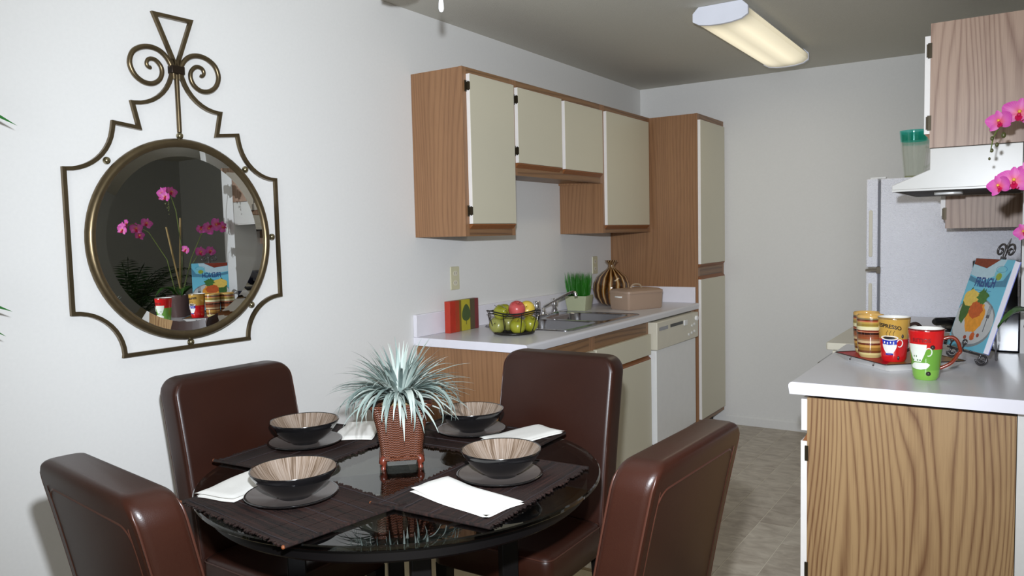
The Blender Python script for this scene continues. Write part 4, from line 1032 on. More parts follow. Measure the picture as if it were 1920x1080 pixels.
O('lid_handle', MB().tube([(bl_/2-0.045, bw_/2, 0.128), (bl_/2-0.03, bw_/2, 0.146), (bl_/2, bw_/2, 0.152), (bl_/2+0.03, bw_/2, 0.146), (bl_/2+0.045, bw_/2, 0.128)], 0.006, 8, sub=4), plain('rope_beige', L(168, 146, 122), 0.8), ld, smooth=60)
O('side_handle', MB().tube([(bl_-0.002, bw_/2-0.04, 0.085), (bl_+0.022, bw_/2-0.03, 0.082), (bl_+0.026, bw_/2, 0.080), (bl_+0.022, bw_/2+0.03, 0.082), (bl_-0.002, bw_/2+0.04, 0.085)], 0.006, 8), plain('rope_grey', L(150, 136, 112), 0.8), bb, smooth=60)
O('side_handle', MB().tube([(0.002, bw_/2-0.03, 0.080), (-0.008, bw_/2-0.02, 0.080), (-0.008, bw_/2+0.02, 0.080), (0.002, bw_/2+0.03, 0.080)], 0.005, 8), M['napkin'], bb, smooth=60)

# ------------------------------------------------------------------ mugs and tray
ZC = 0.9143
tx, ty = 2.054, 2.956
ty_a = radians(-48)
tray = E('square_tray', 'square white tray with red and tan glaze under the mugs on right counter', 'tray', (tx, ty, ZC), ty_a)
hs = 0.148
def sq(h, z, r=0.01): return [(x, y, z) for x, y in rr(-h, -h, h, h, r, 3)]
O('underside', MB().loft([sq(hs-0.030, 0), sq(hs-0.026, 0.003), sq(hs-0.002, 0.0255), sq(hs, 0.026)], cap=True), M['ivory'], tray, smooth=30)
traym, nt, p = new_mat('tray_red_tan_glaze')
tc = N(nt, 'ShaderNodeTexCoord'); sp = N(nt, 'ShaderNodeSeparateXYZ'); nt.links.new(tc.outputs['Object'], sp.inputs[0])
r = N(nt, 'ShaderNodeValToRGB'); r.color_ramp.interpolation = 'CONSTANT'; r.color_ramp.elements[0].color = L(176, 20, 36); r.color_ramp.elements[1].position = 0.5; r.color_ramp.elements[1].color = L(150, 110, 48)
nt.links.new(mth(nt, 'ADD', mth(nt, 'MULTIPLY', mth(nt, 'ADD', sp.outputs[0], sp.outputs[1]), 2.0), 0.50), r.inputs[0]); nt.links.new(r.outputs[0], p.inputs['Base Color']); p.inputs['Roughness'].default_value = 0.4; p.inputs['Specular IOR Level'].default_value = 0.2
O('glazed_well', MB().add(sq(hs-0.004, 0.0266)+sq(hs-0.02, 0.0262), [tuple([i, (i+1) % 16, 16+(i+1) % 16, 16+i]) for i in range(16)]+[tuple(range(16, 32))]), traym, tray)
O('dark_rim', MB().tube(sq(hs-0.002, 0.0270), 0.0018, 6, closed=True), M['darkh'], tray, smooth=60)
for q in (-0.45, 0.45):
    O('rim_dot', MB().ball((q*hs, -hs+0.012, 0.013), 0.003, 8, 6), M['darkh'], tray)
ZM = ZC+0.0265
def wrapm(fn_r, items):
    """items: rows (z, s0, s1); s is an angle in radians"""
    mb = MB(); K = 10
    for (z, a, b) in items:
        for i in range(K+1):
            t = a+(b-a)*i/K; r = fn_r(z)+0.0007; mb.v.append((r*cos(t), r*sin(t), z))
    for k in range(len(items)-1):
        for i in range(K): mb.f.append((k*(K+1)+i, k*(K+1)+i+1, (k+1)*(K+1)+i+1, (k+1)*(K+1)+i))
    return mb
def wrap_text(me, fn_r, a0, z0, slope=0.0, curve=0.0, lift=0.0006):
    for v in me.vertices:
        s, zz, dd = v.co.x, v.co.y, v.co.z
        z = z0+zz-slope*s-curve*s*s; r = fn_r(z)+lift+dd; t = a0+s/fn_r(z)
        v.co = (r*cos(t), r*sin(t), z)
    me.update(); return me
def mug(name, label, loc, rfn, h, outm, inm, handle=None, ha=0.2, wall=0.004):
    e = E(name, label, 'mug', loc, 0)
    zs = [h*i/16 for i in range(17)]
    prof = [(0, 0), (rfn(0)-0.004, 0)]+[(rfn(z), z) for z in zs if z > 0.003][:-1]+[(rfn(h), h-0.002), (rfn(h)-0.0015, h)]
    body = O('body', MB().lathe(prof, (0, 0, 0), 40, False, False), outm, e, smooth=60)
    prof2 = [(rfn(h)-0.0015, h), (rfn(h)-wall, h-0.002)]+[(rfn(z)-wall, z) for z in zs[::-1] if 0.006 < z < h-0.003]+[(rfn(0.006)-wall-0.004, 0.006), (0, 0.006)]
    O('inside', MB().lathe(prof2, (0, 0, 0), 40, False, False), inm, e, smooth=60)
    if handle:
        r0 = rfn(h*0.8); z1, z2 = h*0.80, h*0.22
        pts = [(rfn(z1)-0.002, z1), (r0+0.020, z1+0.006), (r0+0.036, z1-0.006), (r0+0.044, z1-0.035), (r0+0.038, (z1+z2)/2), (r0+0.020, z2+0.018), (rfn(z2)-0.001, z2)]
        O('handle', MB().tube([(q*cos(ha), q*sin(ha), z) for q, z in pts], [0.0055]*7, 10, sub=5), handle, e, smooth=60)
    return e
# red / green mug
rfR = lambda z: 0.035+0.0165*min(1, max(0, z)/0.157)**0.9
m_rg = zbands('red_green_glaze', [(0, L(126, 178, 70)), (0.20, L(108, 164, 58)), (0.61, L(208, 30, 32)), (0.965, L(120, 20, 24))], height=0.158)
mg = mug('mug', 'tall red and green mug with white cup motif, standing alone before the tray', (2.163, 2.705, ZC), rfR, 0.158, m_rg, M['ivory'], M['brownh'], radians(8))
A0 = radians(-118)
def cup_rows(zc, hh, wtop, wbot, a0, r): 
    out = []
    for i in range(9):
        t = i/8; w = wbot+(wtop-wbot)*sin(t*pi/2)
        out.append((zc+hh*t, a0-w/r, a0+w/r))
    return out
mw = plain('white_motif', L(236, 240, 228), 0.2, noise=60, vary=0.08); mgd = plain('green_motif', L(96, 130, 84), 0.3)
O('cup_motif', wrapm(rfR, cup_rows(0.058, 0.054, 0.030, 0.013, A0, 0.048)), mw, mg, smooth=60)
O('saucer_motif', wrapm(rfR, [(0.034, A0-0.15, A0+0.25), (0.037, A0-0.5, A0+0.62), (0.044, A0-0.55, A0+0.78), (0.050, A0-0.4, A0+0.86), (0.055, A0-0.2, A0+0.7)]), mw, mg, smooth=60)
def wring(rf, a0, z0, ra, rz, th=0.0016, n=20, t0=0, t1=360):
    return MB().tube([((rf(z0+rz*sin(radians(t)))+0.001)*cos(a0+ra/rf(z0)*cos(radians(t))), (rf(z0+rz*sin(radians(t)))+0.001)*sin(a0+ra/rf(z0)*cos(radians(t))), z0+rz*sin(radians(t))) for t in [t0+(t1-t0)*i/n for i in range(n+1)]], th, 5)
O('cup_handle_motif', wring(rfR, A0+0.74, 0.089, 0.009, 0.012, 0.0017, t0=-110, t1=170), mw, mg, smooth=60)
for q in (0, 1, 3, 4, 6):
    O('green_dab', MB().ball(((rfR(0.072)-0.0004)*cos(A0-0.3+q*0.085), (rfR(0.072)-0.0004)*sin(A0-0.3+q*0.085), 0.063+0.006*((q*2) % 4)), 0.0026, 8, 5, 1, 1, 1+0.5*(q % 2)), mgd, mg)
for aa, zz in ((radians(-62), 0.104), (radians(-74), 0.022)):
    bt = O('bean', MB().ball(((rfR(zz)-0.0005)*cos(aa), (rfR(zz)-0.0005)*sin(aa), zz), 0.0072, 12, 8), plain('bean_black', L(52, 46, 42), 0.25), mg, smooth=60)
me = wrap_text(text_mesh('RETIOS', 0.0165, bold=0.0006), rfR, radians(-101), 0.119); me.materials.append(M['redink']); O('lettering', me, None, mg)
# espresso mug
rfE = lambda z: 0.038+0.0125*min(1, max(0, z)/0.147)
m_es = zbands('tan_red_glaze', [(0, L(204, 28, 34)), (0.50, L(204, 28, 34)), (0.515, L(196, 154, 72)), (0.955, L(150, 118, 62))], height=0.147)
me_ = mug('mug', 'tan and red mug lettered ESPRESSO with blue cup motif, front right on tray', (2.053, 2.862, ZM), rfE, 0.147, m_es, M['ivory'], M['darkh'], radians(25))
A1 = radians(-101)
O('cup_motif', wrapm(rfE, cup_rows(0.026, 0.033, 0.025, 0.010, A1, 0.046)), M['ivory'], me_, smooth=60)
O('blue_band', wrapm(rfE, [(0.057, A1-0.50, A1+0.50), (0.066, A1-0.54, A1+0.54), (0.076, A1-0.57, A1+0.55)]), M['blue'], me_, smooth=60)
O('cup_rim_motif', wring(rfE, A1, 0.080, 0.0265, 0.0065, 0.0019), M['ivory'], me_, smooth=60)
O('coffee_motif', wrapm(rfE, [(0.076, A1-0.3, A1+0.3), (0.080, A1-0.45, A1+0.45), (0.084, A1-0.3, A1+0.3)]), M['blackink'], me_, smooth=60)
O('cup_foot_motif', wring(rfE, A1, 0.026, 0.011, 0.002, 0.0016), M['blue'], me_, smooth=60)
O('cup_handle_motif', wring(rfE, A1+0.73, 0.063, 0.009, 0.012, 0.0016, t0=-120, t1=160), M['ivory'], me_, smooth=60)
for q, (aa, zz) in enumerate([(A1-0.35, 0.065), (A1-0.12, 0.063), (A1+0.1, 0.065), (A1+0.3, 0.064)]):
    O('white_dab', MB().ball((rfE(zz)*cos(aa)+0.0004*cos(aa), rfE(zz)*sin(aa)+0.0004*sin(aa), zz), 0.0024, 8, 5, sz=1.6), M['ivory'], me_)
for q in range(3):
    aa = A1-0.16+q*0.23
    O('steam_line', MB().tube([((rfE(z)+0.0006)*cos(aa+s_), (rfE(z)+0.0006)*sin(aa+s_), z) for z, s_ in ((0.088, 0.0), (0.092, -0.03), (0.097, -0.02), (0.101, 0.03), (0.105, 0.08))], 0.0007, 5), M['blackink'], me_)
for aa, zz in ((radians(-48), 0.086), (radians(-62), 0.014)):
    O('bean', MB().ball(((rfE(zz)-0.001)*cos(aa), (rfE(zz)-0.001)*sin(aa), zz), 0.006, 12, 8, 0.7, 0.7, 1.2), plain('bean_dark', L(60, 52, 50), 0.25), me_, smooth=60)
me = wrap_text(text_mesh('ESPRESSO', 0.0175, bold=0.0005), rfE, radians(-100), 0.113, slope=0.14, curve=1.4); me.materials.append(M['blackink']); O('lettering', me, None, me_)
# striped mugs
bands = [(0, L(190, 178, 120)), (0.07, L(216, 204, 140)), (0.115, L(110, 64, 36)), (0.17, L(150, 110, 50)), (0.24, L(196, 150, 76)), (0.30, L(104, 50, 32)), (0.345, L(200, 172, 130)), (0.40, L(150, 112, 80)),
         (0.44, L(146, 78, 46)), (0.50, L(128, 70, 44)), (0.545, L(52, 26, 22)), (0.60, L(206, 130, 96)), (0.62, L(110, 40, 30)), (0.65, L(222, 212, 170)), (0.72, L(216, 206, 140)), (0.735, L(146, 122, 54)), (0.80, L(178, 146, 70)), (0.84, L(208, 120, 80)),
         (0.86, L(108, 48, 26)), (0.895, L(120, 106, 74)), (0.92, L(180, 176, 146)), (0.95, L(206, 162, 88))]
m_st = zbands('earthy_striped_glaze', bands[:20]+[(0.93, L(206, 162, 88))], height=0.146)
m_in = plain('honey_glaze', L(208, 164, 92), 0.12, coat=0.6)
rfS = lambda z: 0.036+0.0085*sin(min(1, max(0, z)/0.146)*pi*0.62+0.1)
mug('tumbler', 'brown and cream striped tumbler at the front left of the tray', (1.973, 2.918, ZM), rfS, 0.146, m_st, m_in)
mug('tumbler', 'brown and cream striped tumbler half hidden at the back of the tray', (1.947, 3.004, ZM), rfS, 0.146, m_st, m_in)

# ------------------------------------------------------------------ cookbook on easel
B0 = Vector((2.303, 2.986, 0.962)); Wv = Vector((-0.521, 0.854, 0)).normalized(); Bk = Vector((0.854, 0.521, 0)).normalized()
tilt = radians(18); Up = (Bk*sin(tilt)+Vector((0, 0, 1))*cos(tilt)); Nf = Wv.cross(Up)
if Nf.dot(Bk) > 0: Nf = -Nf          # Nf points out of the cover
BW, BH, BT = 0.226, 0.322, 0.020
bk = E('cookbook', 'blue cookbook titled FRENCH with plated food cover, standing on the easel', 'book', tuple(B0))
# local frame: x from fore edge (right, seen from the front) to spine, y up the cover, z out of the cover
bmx = Matrix.Identity(4)
X_, Y_ = -Wv, Up
Z_ = X_.cross(Y_)
for i in range(3): bmx[i][0], bmx[i][1], bmx[i][2], bmx[i][3] = X_[i], Y_[i], Z_[i], (B0+Wv*BW)[i]
bk.matrix_world = bmx
# now: origin at bottom spine corner, +x to the fore edge, +y up, +z out
covm = plain('cover_blue', L(106, 188, 214), 0.22, coat=0.4, noise=5, vary=0.18)
O('front_cover', box(0, 0, -0.0015, BW, BH, 0.0), covm, bk)
O('back_cover', box(0, 0, -BT-0.0015, BW, BH, -BT), plain('back_cover_violet', L(120, 130, 200), 0.3), bk)
O('spine', box(-0.0015, 0, -BT-0.0015, 0, BH, 0), covm, bk)
pgm, nt, p = new_mat('book_pages')
tc = N(nt, 'ShaderNodeTexCoord'); sp = N(nt, 'ShaderNodeSeparateXYZ'); nt.links.new(tc.outputs['Object'], sp.inputs[0])
ss = mth(nt, 'ADD', mth(nt, 'MULTIPLY', mth(nt, 'SINE', mth(nt, 'MULTIPLY', sp.outputs[2], 4200)), 0.5), 0.5)
mx = N(nt, 'ShaderNodeMix', data_type='RGBA'); mx.inputs['A'].default_value = L(205, 200, 214); mx.inputs['B'].default_value = L(240, 238, 244)
nt.links.new(ss, mx.inputs['Factor']); nt.links.new(mx.outputs['Result'], p.inputs['Base Color']); p.inputs['Roughness'].default_value = 0.8
O('pages', box(0.001, 0.002, -BT+0.0002, BW-0.002, BH-0.002, -0.0017), pgm, bk)
def art_poly(name, pts, z, mat, t=0.0002): return O(name, MB().prism(pts, 'z', z, z+t), mat, bk)
def ell(cx, cy, rx, ry, a0=0, a1=360, n=28, wob=0, seed=0):
    rn = random.Random(seed)
    return [(cx+rx*(1+wob*rn.uniform(-1, 1))*cos(radians(a0+(a1-a0)*i/n)), cy+ry*(1+wob*rn.uniform(-1, 1))*sin(radians(a0+(a1-a0)*i/n))) for i in range(n)]
def clip(pts): return [(min(max(x, 0.0005), BW-0.0005), min(max(y, 0.0005), BH-0.0005)) for x, y in pts]
pm = lambda n, c, v=0.15: plain(n, c, 0.25, coat=0.3, noise=70, vary=v)
art_poly('brown_corner_print', clip([(0.0, 0.322), (0.150, 0.322), (0.125, 0.308), (0.085, 0.288), (0.0, 0.300)]), 0.0001, pm('print_brown', L(120, 40, 20), 0.5))
art_poly('pale_cloth_print', clip([(0, 0.299), (0.085, 0.287), (0.150, 0.322), (0.185, 0.322), (0.165, 0.27), (0.09, 0.245), (0, 0.262)]), 0.0001, pm('print_pale', L(176, 204, 216), 0.1))
art_poly('water_shade_print', clip([(0, 0.258), (0.10, 0.236), (0.20, 0.25), (0.226, 0.29), (0.226, 0.23), (0.1, 0.222), (0, 0.240)]), 0.0001, pm('print_slate', L(70, 130, 160), 0.2))
art_poly('plate_rim_print', clip(ell(0.105, 0.095, 0.128, 0.088)), 0.0001, pm('print_rim', L(130, 138, 142)))
art_poly('plate_print', clip(ell(0.105, 0.097, 0.120, 0.080)), 0.0003, pm('print_plate', L(190, 194, 196), 0.05))
art_poly('greens_print', clip(ell(0.045, 0.15, 0.035, 0.055, wob=0.25, seed=2)), 0.0005, pm('print_green', L(52, 96, 40), 0.4))
art_poly('lemon_print', clip(ell(0.055, 0.178, 0.045, 0.03, wob=0.1, seed=4)), 0.0006, pm('print_lemon', L(222, 190, 90), 0.2))
art_poly('fillet_print', clip(ell(0.112, 0.115, 0.052, 0.058, wob=0.1, seed=5)), 0.0008, pm('print_orange', L(226, 150, 44), 0.3))
art_poly('crust_print', clip(ell(0.105, 0.140, 0.040, 0.030, wob=0.12, seed=6)), 0.0010, pm('print_rust', L(190, 86, 34), 0.35))
art_poly('herb_print', clip(ell(0.120, 0.188, 0.034, 0.024, wob=0.35, seed=7)), 0.0011, pm('print_herb', L(60, 110, 48), 0.3))
art_poly('tomato_print', ell(0.135, 0.048, 0.014, 0.014, wob=0.2, seed=8), 0.0009, pm('print_tomato', L(196, 92, 40), 0.3))
art_poly('nut_print', ell(0.095, 0.040, 0.009, 0.007), 0.0009, pm('print_nut', L(150, 66, 46)))
art_poly('nut_print', ell(0.165, 0.055, 0.008, 0.007), 0.0009, pm('print_nut2', L(150, 66, 46)))
art_poly('glass_print', ell(0.172, 0.272, 0.030, 0.026), 0.0003, pm('print_glassblue', L(120, 190, 206), 0.1))
art_poly('lime_print', ell(0.170, 0.262, 0.016, 0.013), 0.0005, pm('print_lime', L(140, 160, 60), 0.3))
O('glass_rim_print', MB().tube([(x, y, 0.0005) for x, y in ell(0.172, 0.288, 0.030, 0.011)], 0.0005, 4, closed=True), pm('print_navy', L(50, 90, 140)), bk)
fk = MB()
for q in range(4): fk.box(0.176+q*0.0052, 0.128, 0.0006, 0.178+q*0.0052, 0.160, 0.0009)
fk.box(0.176, 0.118, 0.0006, 0.1936, 0.129, 0.0009); fk.box(0.183, 0.07, 0.0006, 0.187, 0.119, 0.0009)
O('fork_print', fk, pm('print_fork', L(84, 88, 96)), bk)
tm = text_mesh('FRENCH', 0.045, 0.0002, 0.0009)
for v in tm.vertices: v.co = (v.co.x*0.70+0.105, v.co.y*1.05+0.222, v.co.z+0.0009)
tm.materials.append(pm('print_title', L(34, 70, 130))); O('title_lettering', tm, None, bk)
O('subtitle_rule', box(0.05, 0.208, 0.0004, 0.155, 0.2095, 0.0006), pm('print_sub', L(60, 120, 170)), bk)

# easel
ez = E('book_easel', 'wrought iron scroll easel holding the cookbook on the right counter', 'easel', (B0.x, B0.y, ZC))
def wp(a, b, c): # a along cover from spine to fore edge, b up, c out of cover -> easel local
    p_ = (B0+Wv*BW)+X_*a+Y_*b+Z_*c; return (p_.x-B0.x, p_.y-B0.y, p_.z-ZC)
def curl(cx, cy, r0, turns, a0, n=36, d=1, c=0.004):
    return [wp(cx+r0*(1-t*0.85)*cos(radians(a0)+d*turns*2*pi*t), cy+r0*(1-t*0.85)*sin(radians(a0)+d*turns*2*pi*t), c) for t in [i/n for i in range(n+1)]]
IR = 0.0038
bz = -BT-0.006
O('spine_bar', MB().tube([wp(0.113, -0.006, bz), wp(0.113, 0.345, bz)], IR*1.2, 8), M['iron'], ez, smooth=60)
O('top_scroll', MB().tube([wp(0.113, 0.325, bz)]+curl(0.141, 0.360, 0.027, 1.4, 200, d=-1, c=bz), IR, 8), M['iron'], ez, smooth=60)
O('top_scroll', MB().tube([wp(0.113, 0.325, bz)]+curl(0.085, 0.360, 0.027, 1.4, -20, d=1, c=bz), IR, 8), M['iron'], ez, smooth=60)
O('top_spike', MB().tube([wp(0.113, 0.34, bz), wp(0.116, 0.38, bz), wp(0.120, 0.404, bz)], [0.006, 0.004, 0.001], 8), M['iron'], ez, smooth=60)
O('collar', MB().tube([wp(0.113, 0.325, bz), wp(0.113, 0.337, bz)], 0.009, 8), M['iron'], ez, smooth=40)
O('ledge_bar', MB().tube([wp(-0.01, -0.006, -0.012), wp(0.05, -0.0065, -0.012), wp(0.113, -0.007, -0.012), wp(0.18, -0.0065, -0.012), wp(0.226, -0.006, -0.012)], IR, 8), M['iron'], ez, smooth=60)
for ax in (0.045, 0.125):
    O('ledge_curl', MB().tube([wp(ax, -0.007, bz), wp(ax, -0.007, 0.006), wp(ax, 0.0, 0.012)]+[(lambda q: wp(ax+0.014*sin(2*pi*q*1.3)*(1-0.6*q), 0.014+0.015*(1-cos(2*pi*q*1.3))*(1-0.5*q)*0.7, 0.012))(i/24) for i in range(1, 25)], 0.0028, 6), M['iron'], ez, smooth=60)
# front feet with scrolls
def foot(a):
    p0 = Vector(wp(a, -0.006, -0.008)); out = -Bk
    pts = [p0, Vector((p0.x, p0.y, p0.z*0.6))+out*0.008]
    c0 = Vector((p0.x, p0.y, 0.0245))+out*(-0.004)
    for i in range(30):
        t = i/29; r = 0.0205*(1-0.80*t); an = radians(180)+t*2*pi*1.5
        pts.append(c0+Bk*(cos(an)*r)+Vector((0, 0, 1))*(sin(an)*r))
    O('front_foot', MB().tube([tuple(q) for q in pts], IR, 8), M['iron'], ez, smooth=60)
foot(0.205); foot(0.022)
lg0 = Vector(wp(0.113, 0.235, bz)); lg1 = Vector(wp(0.113, 0, bz))+Bk*0.085; lg1.z = 0.004
O('rear_leg', MB().tube([tuple(lg0), tuple(lg1)], IR*0.9, 8), M['iron'], ez, smooth=60)
k0 = Vector(wp(0.113, 0.09, bz)); k1 = lg0.lerp(lg1, 0.62)
O('brace', MB().tube([tuple(k0), tuple(k1)], 0.0022, 6), M['iron'], ez, smooth=60)

# ------------------------------------------------------------------ orchid
OX, OY = 2.50, 3.01
oc = E('orchid_plant', 'pink orchid in a brown pot at the right end of the counter', 'plant', (OX, OY, ZC))
O('pot', MB().lathe([(0, 0), (0.062, 0), (0.078, 0.12), (0.086, 0.14), (0.084, 0.148), (0.074, 0.146), (0.07, 0.12)], (0, 0, 0), 32, False, False), plain('brown_pot', L(92, 70, 66), 0.4), oc, smooth=50)
O('moss', MB().ball((0, 0, 0.125), 0.07, 14, 8, 1, 1, 0.3), plain('orchid_moss', L(70, 86, 40), 0.9, noise=90, bmp=(1, 0.01), vary=0.4), oc, smooth=60)
gm = fruitmat('orchid_green', L(34, 70, 26), L(62, 104, 42)); stm = fruitmat('stem_green', L(92, 110, 50), L(120, 132, 70)); bam = plain('bamboo', L(176, 148, 96), 0.4)
for k in range(6):
    a = k*1.1+0.3
    def lf_(u, v, a=a, k=k):
        l = 0.17*v; w = 0.028*sin(pi*min(1, v*0.93+0.05))*(u-0.5)*2
        z = 0.14+0.07*sin(v*2.4)-0.05*v*v+abs(u-0.5)*0.02; r = 0.02+l*0.9
        return (r*cos(a)-w*sin(a), r*sin(a)+w*cos(a), z)
    O('leaf', MB().grid(lf_, 4, 10), gm, oc, smooth=80)
O('bamboo_stake', MB().tube([(0.0, 0.02, 0.12), (-0.012, -0.075, 0.60)], 0.006, 8), bam, oc, smooth=60)
O('bamboo_stake', MB().tube([(0.0, 0.0, 0.12), (0.00, 0.035, 0.66)], 0.006, 8), bam, oc, smooth=60)
pk, nt, p = new_mat('orchid_petal')
tc = N(nt, 'ShaderNodeTexCoord'); sp = N(nt, 'ShaderNodeSeparateXYZ'); nt.links.new(tc.outputs['Object'], sp.inputs[0])
vl = N(nt, 'ShaderNodeVectorMath', operation='LENGTH'); nt.links.new(tc.outputs['Object'], vl.inputs[0])
an = mth(nt, 'MULTIPLY', mth(nt, 'ARCTAN2', sp.outputs[1], sp.outputs[0]), 40)
v_ = mth(nt, 'ADD', mth(nt, 'MULTIPLY', vl.outputs['Value'], 26), mth(nt, 'MULTIPLY', mth(nt, 'SINE', an), 0.12))
r = N(nt, 'ShaderNodeValToRGB'); e = r.color_ramp.elements; e[0].position = 0.1; e[0].color = L(220, 90, 90); e[1].position = 0.95; e[1].color = L(204, 70, 166); x = e.new(0.5); x.color = L(212, 100, 172)
nt.links.new(v_, r.inputs[0]); nt.links.new(r.outputs[0], p.inputs['Base Color']); p.inputs['Roughness'].default_value = 0.5; p.inputs['Subsurface Weight'].default_value = 0.0
lipm = plain('orchid_lip', L(200, 20, 80), 0.4, noise=80, vary=0.3); cenm = plain('orchid_centre', L(236, 180, 70), 0.4)
def petal_grid(ang, ln, wd, curl_=0.25):
    def f(u, v):
        w = wd*sin(pi*(v*0.86+0.10))**0.8*(u-0.5)*2; l = ln*v
        z = 0.004+curl_*ln*v*v*0.8 - 0.25*abs(w)
        return (l*cos(ang)-w*sin(ang), l*sin(ang)+w*cos(ang), z)
    return f
def flower_meshes(s):
    mb = MB()
    for ang, ln, wd in ((90, 0.036, 0.012), (215, 0.036, 0.012), (325, 0.036, 0.012)): mb.grid(petal_grid(radians(ang), ln*s, wd*s, 0.12), 4, 6)
    mb2 = MB()
    for ang in (22, 158): mb2.grid(petal_grid(radians(ang), 0.040*s, 0.023*s, 0.2), 6, 7)
    mb3 = MB().grid(petal_grid(radians(270), 0.02*s, 0.008*s, 0.9), 4, 5); mb3.ball((0, -0.004*s, 0.008*s), 0.005*s, 8, 6)
    mb3.tube([(0.004*s, -0.016*s, 0.014*s), (0.009*s, -0.02*s, 0.018*s), (0.012*s, -0.016*s, 0.022*s)], 0.0012*s, 5)
    mb4 = MB().ball((0, 0.004*s, 0.010*s), 0.0045*s, 8, 6)
    ms = [q.mesh(n_, 80) for q, n_ in ((mb, 'sepals'), (mb2, 'petals'), (mb3, 'lip'), (mb4, 'column'))]
    for q, mm in zip(ms, (pk, pk, lipm, cenm)): q.materials.append(mm)
    return ms
FM = flower_meshes(1.0)
def flower(loc, look, s=1.0, roll=0):
    f = bpy.data.objects.new('flower', FM[0]); COL.objects.link(f); f.parent = oc; f.location = loc
    q = Vector(look).normalized().to_track_quat('Z', 'Y'); f.rotation_mode = 'QUATERNION'
    f.rotation_quaternion = q @ Matrix.Rotation(roll, 3, 'Z').to_quaternion(); f.scale = (s, s, s)
    for nm, me in zip(('petals', 'lip', 'column'), FM[1:]):
        o = bpy.data.objects.new(nm, me); COL.objects.link(o); o.parent = f
def W_(x, y, z): return (x-OX, y-OY, z-ZC)
def stem(pts): O('stem', MB().tube([W_(*q) for q in pts], [0.003]*(len(pts)-2)+[0.0022, 0.0015], 6), stm, oc, smooth=60)
stem([(2.50, 3.02, 1.04), (2.49, 3.04, 1.35), (2.47, 3.00, 1.62), (2.44, 2.95, 1.725), (2.39, 2.90, 1.735), (2.345, 2.88, 1.70), (2.325, 2.87, 1.655), (2.318, 2.865, 1.61)])
stem([(2.50, 2.99, 1.04), (2.49, 2.93, 1.30), (2.46, 2.80, 1.48), (2.42, 2.68, 1.535), (2.385, 2.62, 1.52), (2.36, 2.585, 1.49)])
stem([(2.51, 3.03, 1.04), (2.52, 3.12, 1.30), (2.53, 3.22, 1.48), (2.50, 3.32, 1.55), (2.46, 3.36, 1.53)])
stem([(2.51, 3.02, 1.04), (2.50, 3.08, 1.22), (2.48, 3.16, 1.34), (2.45, 3.22, 1.36)])
tocam = (-0.15, -1, -0.1)
flower(W_(2.342, 2.86, 1.700), (-0.35, -1, 0.05), 0.98, 0.2)
flower(W_(2.392, 2.87, 1.722), (-0.05, -1, 0.0), 1.25, -0.15)
flower(W_(2.445, 2.92, 1.735), (0.0, -1, 0.1), 1.1, 0.3)
flower(W_(2.40, 2.93, 1.735), (-1, 0.1, 0.1), 1.1, 0.3)
flower(W_(2.352, 2.575, 1.492), (-0.6, -1, -0.05), 0.85, 0.3)
flower(W_(2.385, 2.60, 1.505), (-0.1, -1, 0.0), 1.1, 0.0)
flower(W_(2.420, 2.64, 1.530), (0.1, -1, 0.15), 0.9, 0.4)
flower(W_(2.43, 2.70, 1.50), (-1, -0.1, 0.1), 1.1, 0.0)
flower(W_(2.45, 2.78, 1.535), (-1, -0.1, 0.1), 1.0, 0.4)
flower(W_(2.47, 2.74, 1.46), (-1, 0.1, 0.0), 0.9, 0.2)
for y_, z_, s_ in ((3.17, 1.50, 0.9), (3.23, 1.505, 1.2), (3.29, 1.53, 1.2), (3.34, 1.51, 1.0)): flower(W_(2.47, y_, z_), (-1, -0.05, 0.05), s_, y_*9)
flower(W_(2.44, 3.14, 1.34), (-1, 0, 0.1), 1.1, 0.2); flower(W_(2.45, 3.22, 1.345), (-1, 0, 0), 1.0, 0.5)
flower(W_(2.412, 3.02, 1.36), (-0.4, -1, 0), 0.8, 0.5)
bud = fruitmat('bud_green', L(60, 70, 34), L(100, 96, 54))
for x_, y_, z_, s_ in ((2.352, 2.865, 1.660, 1.2), (2.322, 2.866, 1.652, 0.9), (2.335, 2.866, 1.632, 0.9), (2.322, 2.864, 1.615, 0.8), (2.316, 2.864, 1.590, 0.6)):
    O('bud', MB().ball(W_(x_, y_, z_), 0.0065*s_, 10, 8, 0.9, 0.9, 1.25), bud, oc, smooth=60)

# fern seen in the mirror behind the orchid, and a palm whose tips enter the left edge
frd = fruitmat('frond_green', L(14, 36, 14), L(34, 66, 28))
def frond_mesh(base, d0, length, droop, leaf_l=0.13, n=13, wid=0.009, elev=1.1, droopleaf=0.2, ribw=0.0025):
    """pinnate palm frond: rib and paired leaflets"""
    mb = MB(); p = Vector(base); a = elev; hd_ = Vector((d0[0], d0[1], 0)).normalized(); side = Vector((-hd_.y, hd_.x, 0)); pts = [p.copy()]; steps = n+3
    for i in range(steps):
        t = i/steps; d = hd_*cos(a)+Vector((0, 0, 1))*sin(a); p = p+d*(length/steps); a -= droop/steps*(0.5+t); pts.append(p.copy())
        if i >= 3:
            tt = (i-3)/n; ll = leaf_l*(0.5+1.5*tt*(1.15-tt))
            for s in (-1, 1):
                ld = (side*s*0.8+d*0.62+Vector((0, 0, -droopleaf))).normalized(); up_ = ld.cross(d).normalized() if ld.cross(d).length > 1e-5 else Vector((0, 0, 1))
                wv = (d*wid)
                b0 = p; m1 = p+ld*ll*0.4; e1 = p+ld*ll+Vector((0, 0, -ll*0.12))
                mb.add([b0-wv*0.3, b0+wv*0.3, m1+wv, m1-wv, e1], [(0, 1, 2, 3), (3, 2, 4)])
    ld = (pts[-1]-pts[-2]).normalized(); e1 = pts[-1]+ld*leaf_l*0.8; mb.add([pts[-1]-side*wid, pts[-1]+side*wid, e1], [(0, 1, 2)])
    mb.tube([tuple(q) for q in pts], ribw, 5)
    return mb
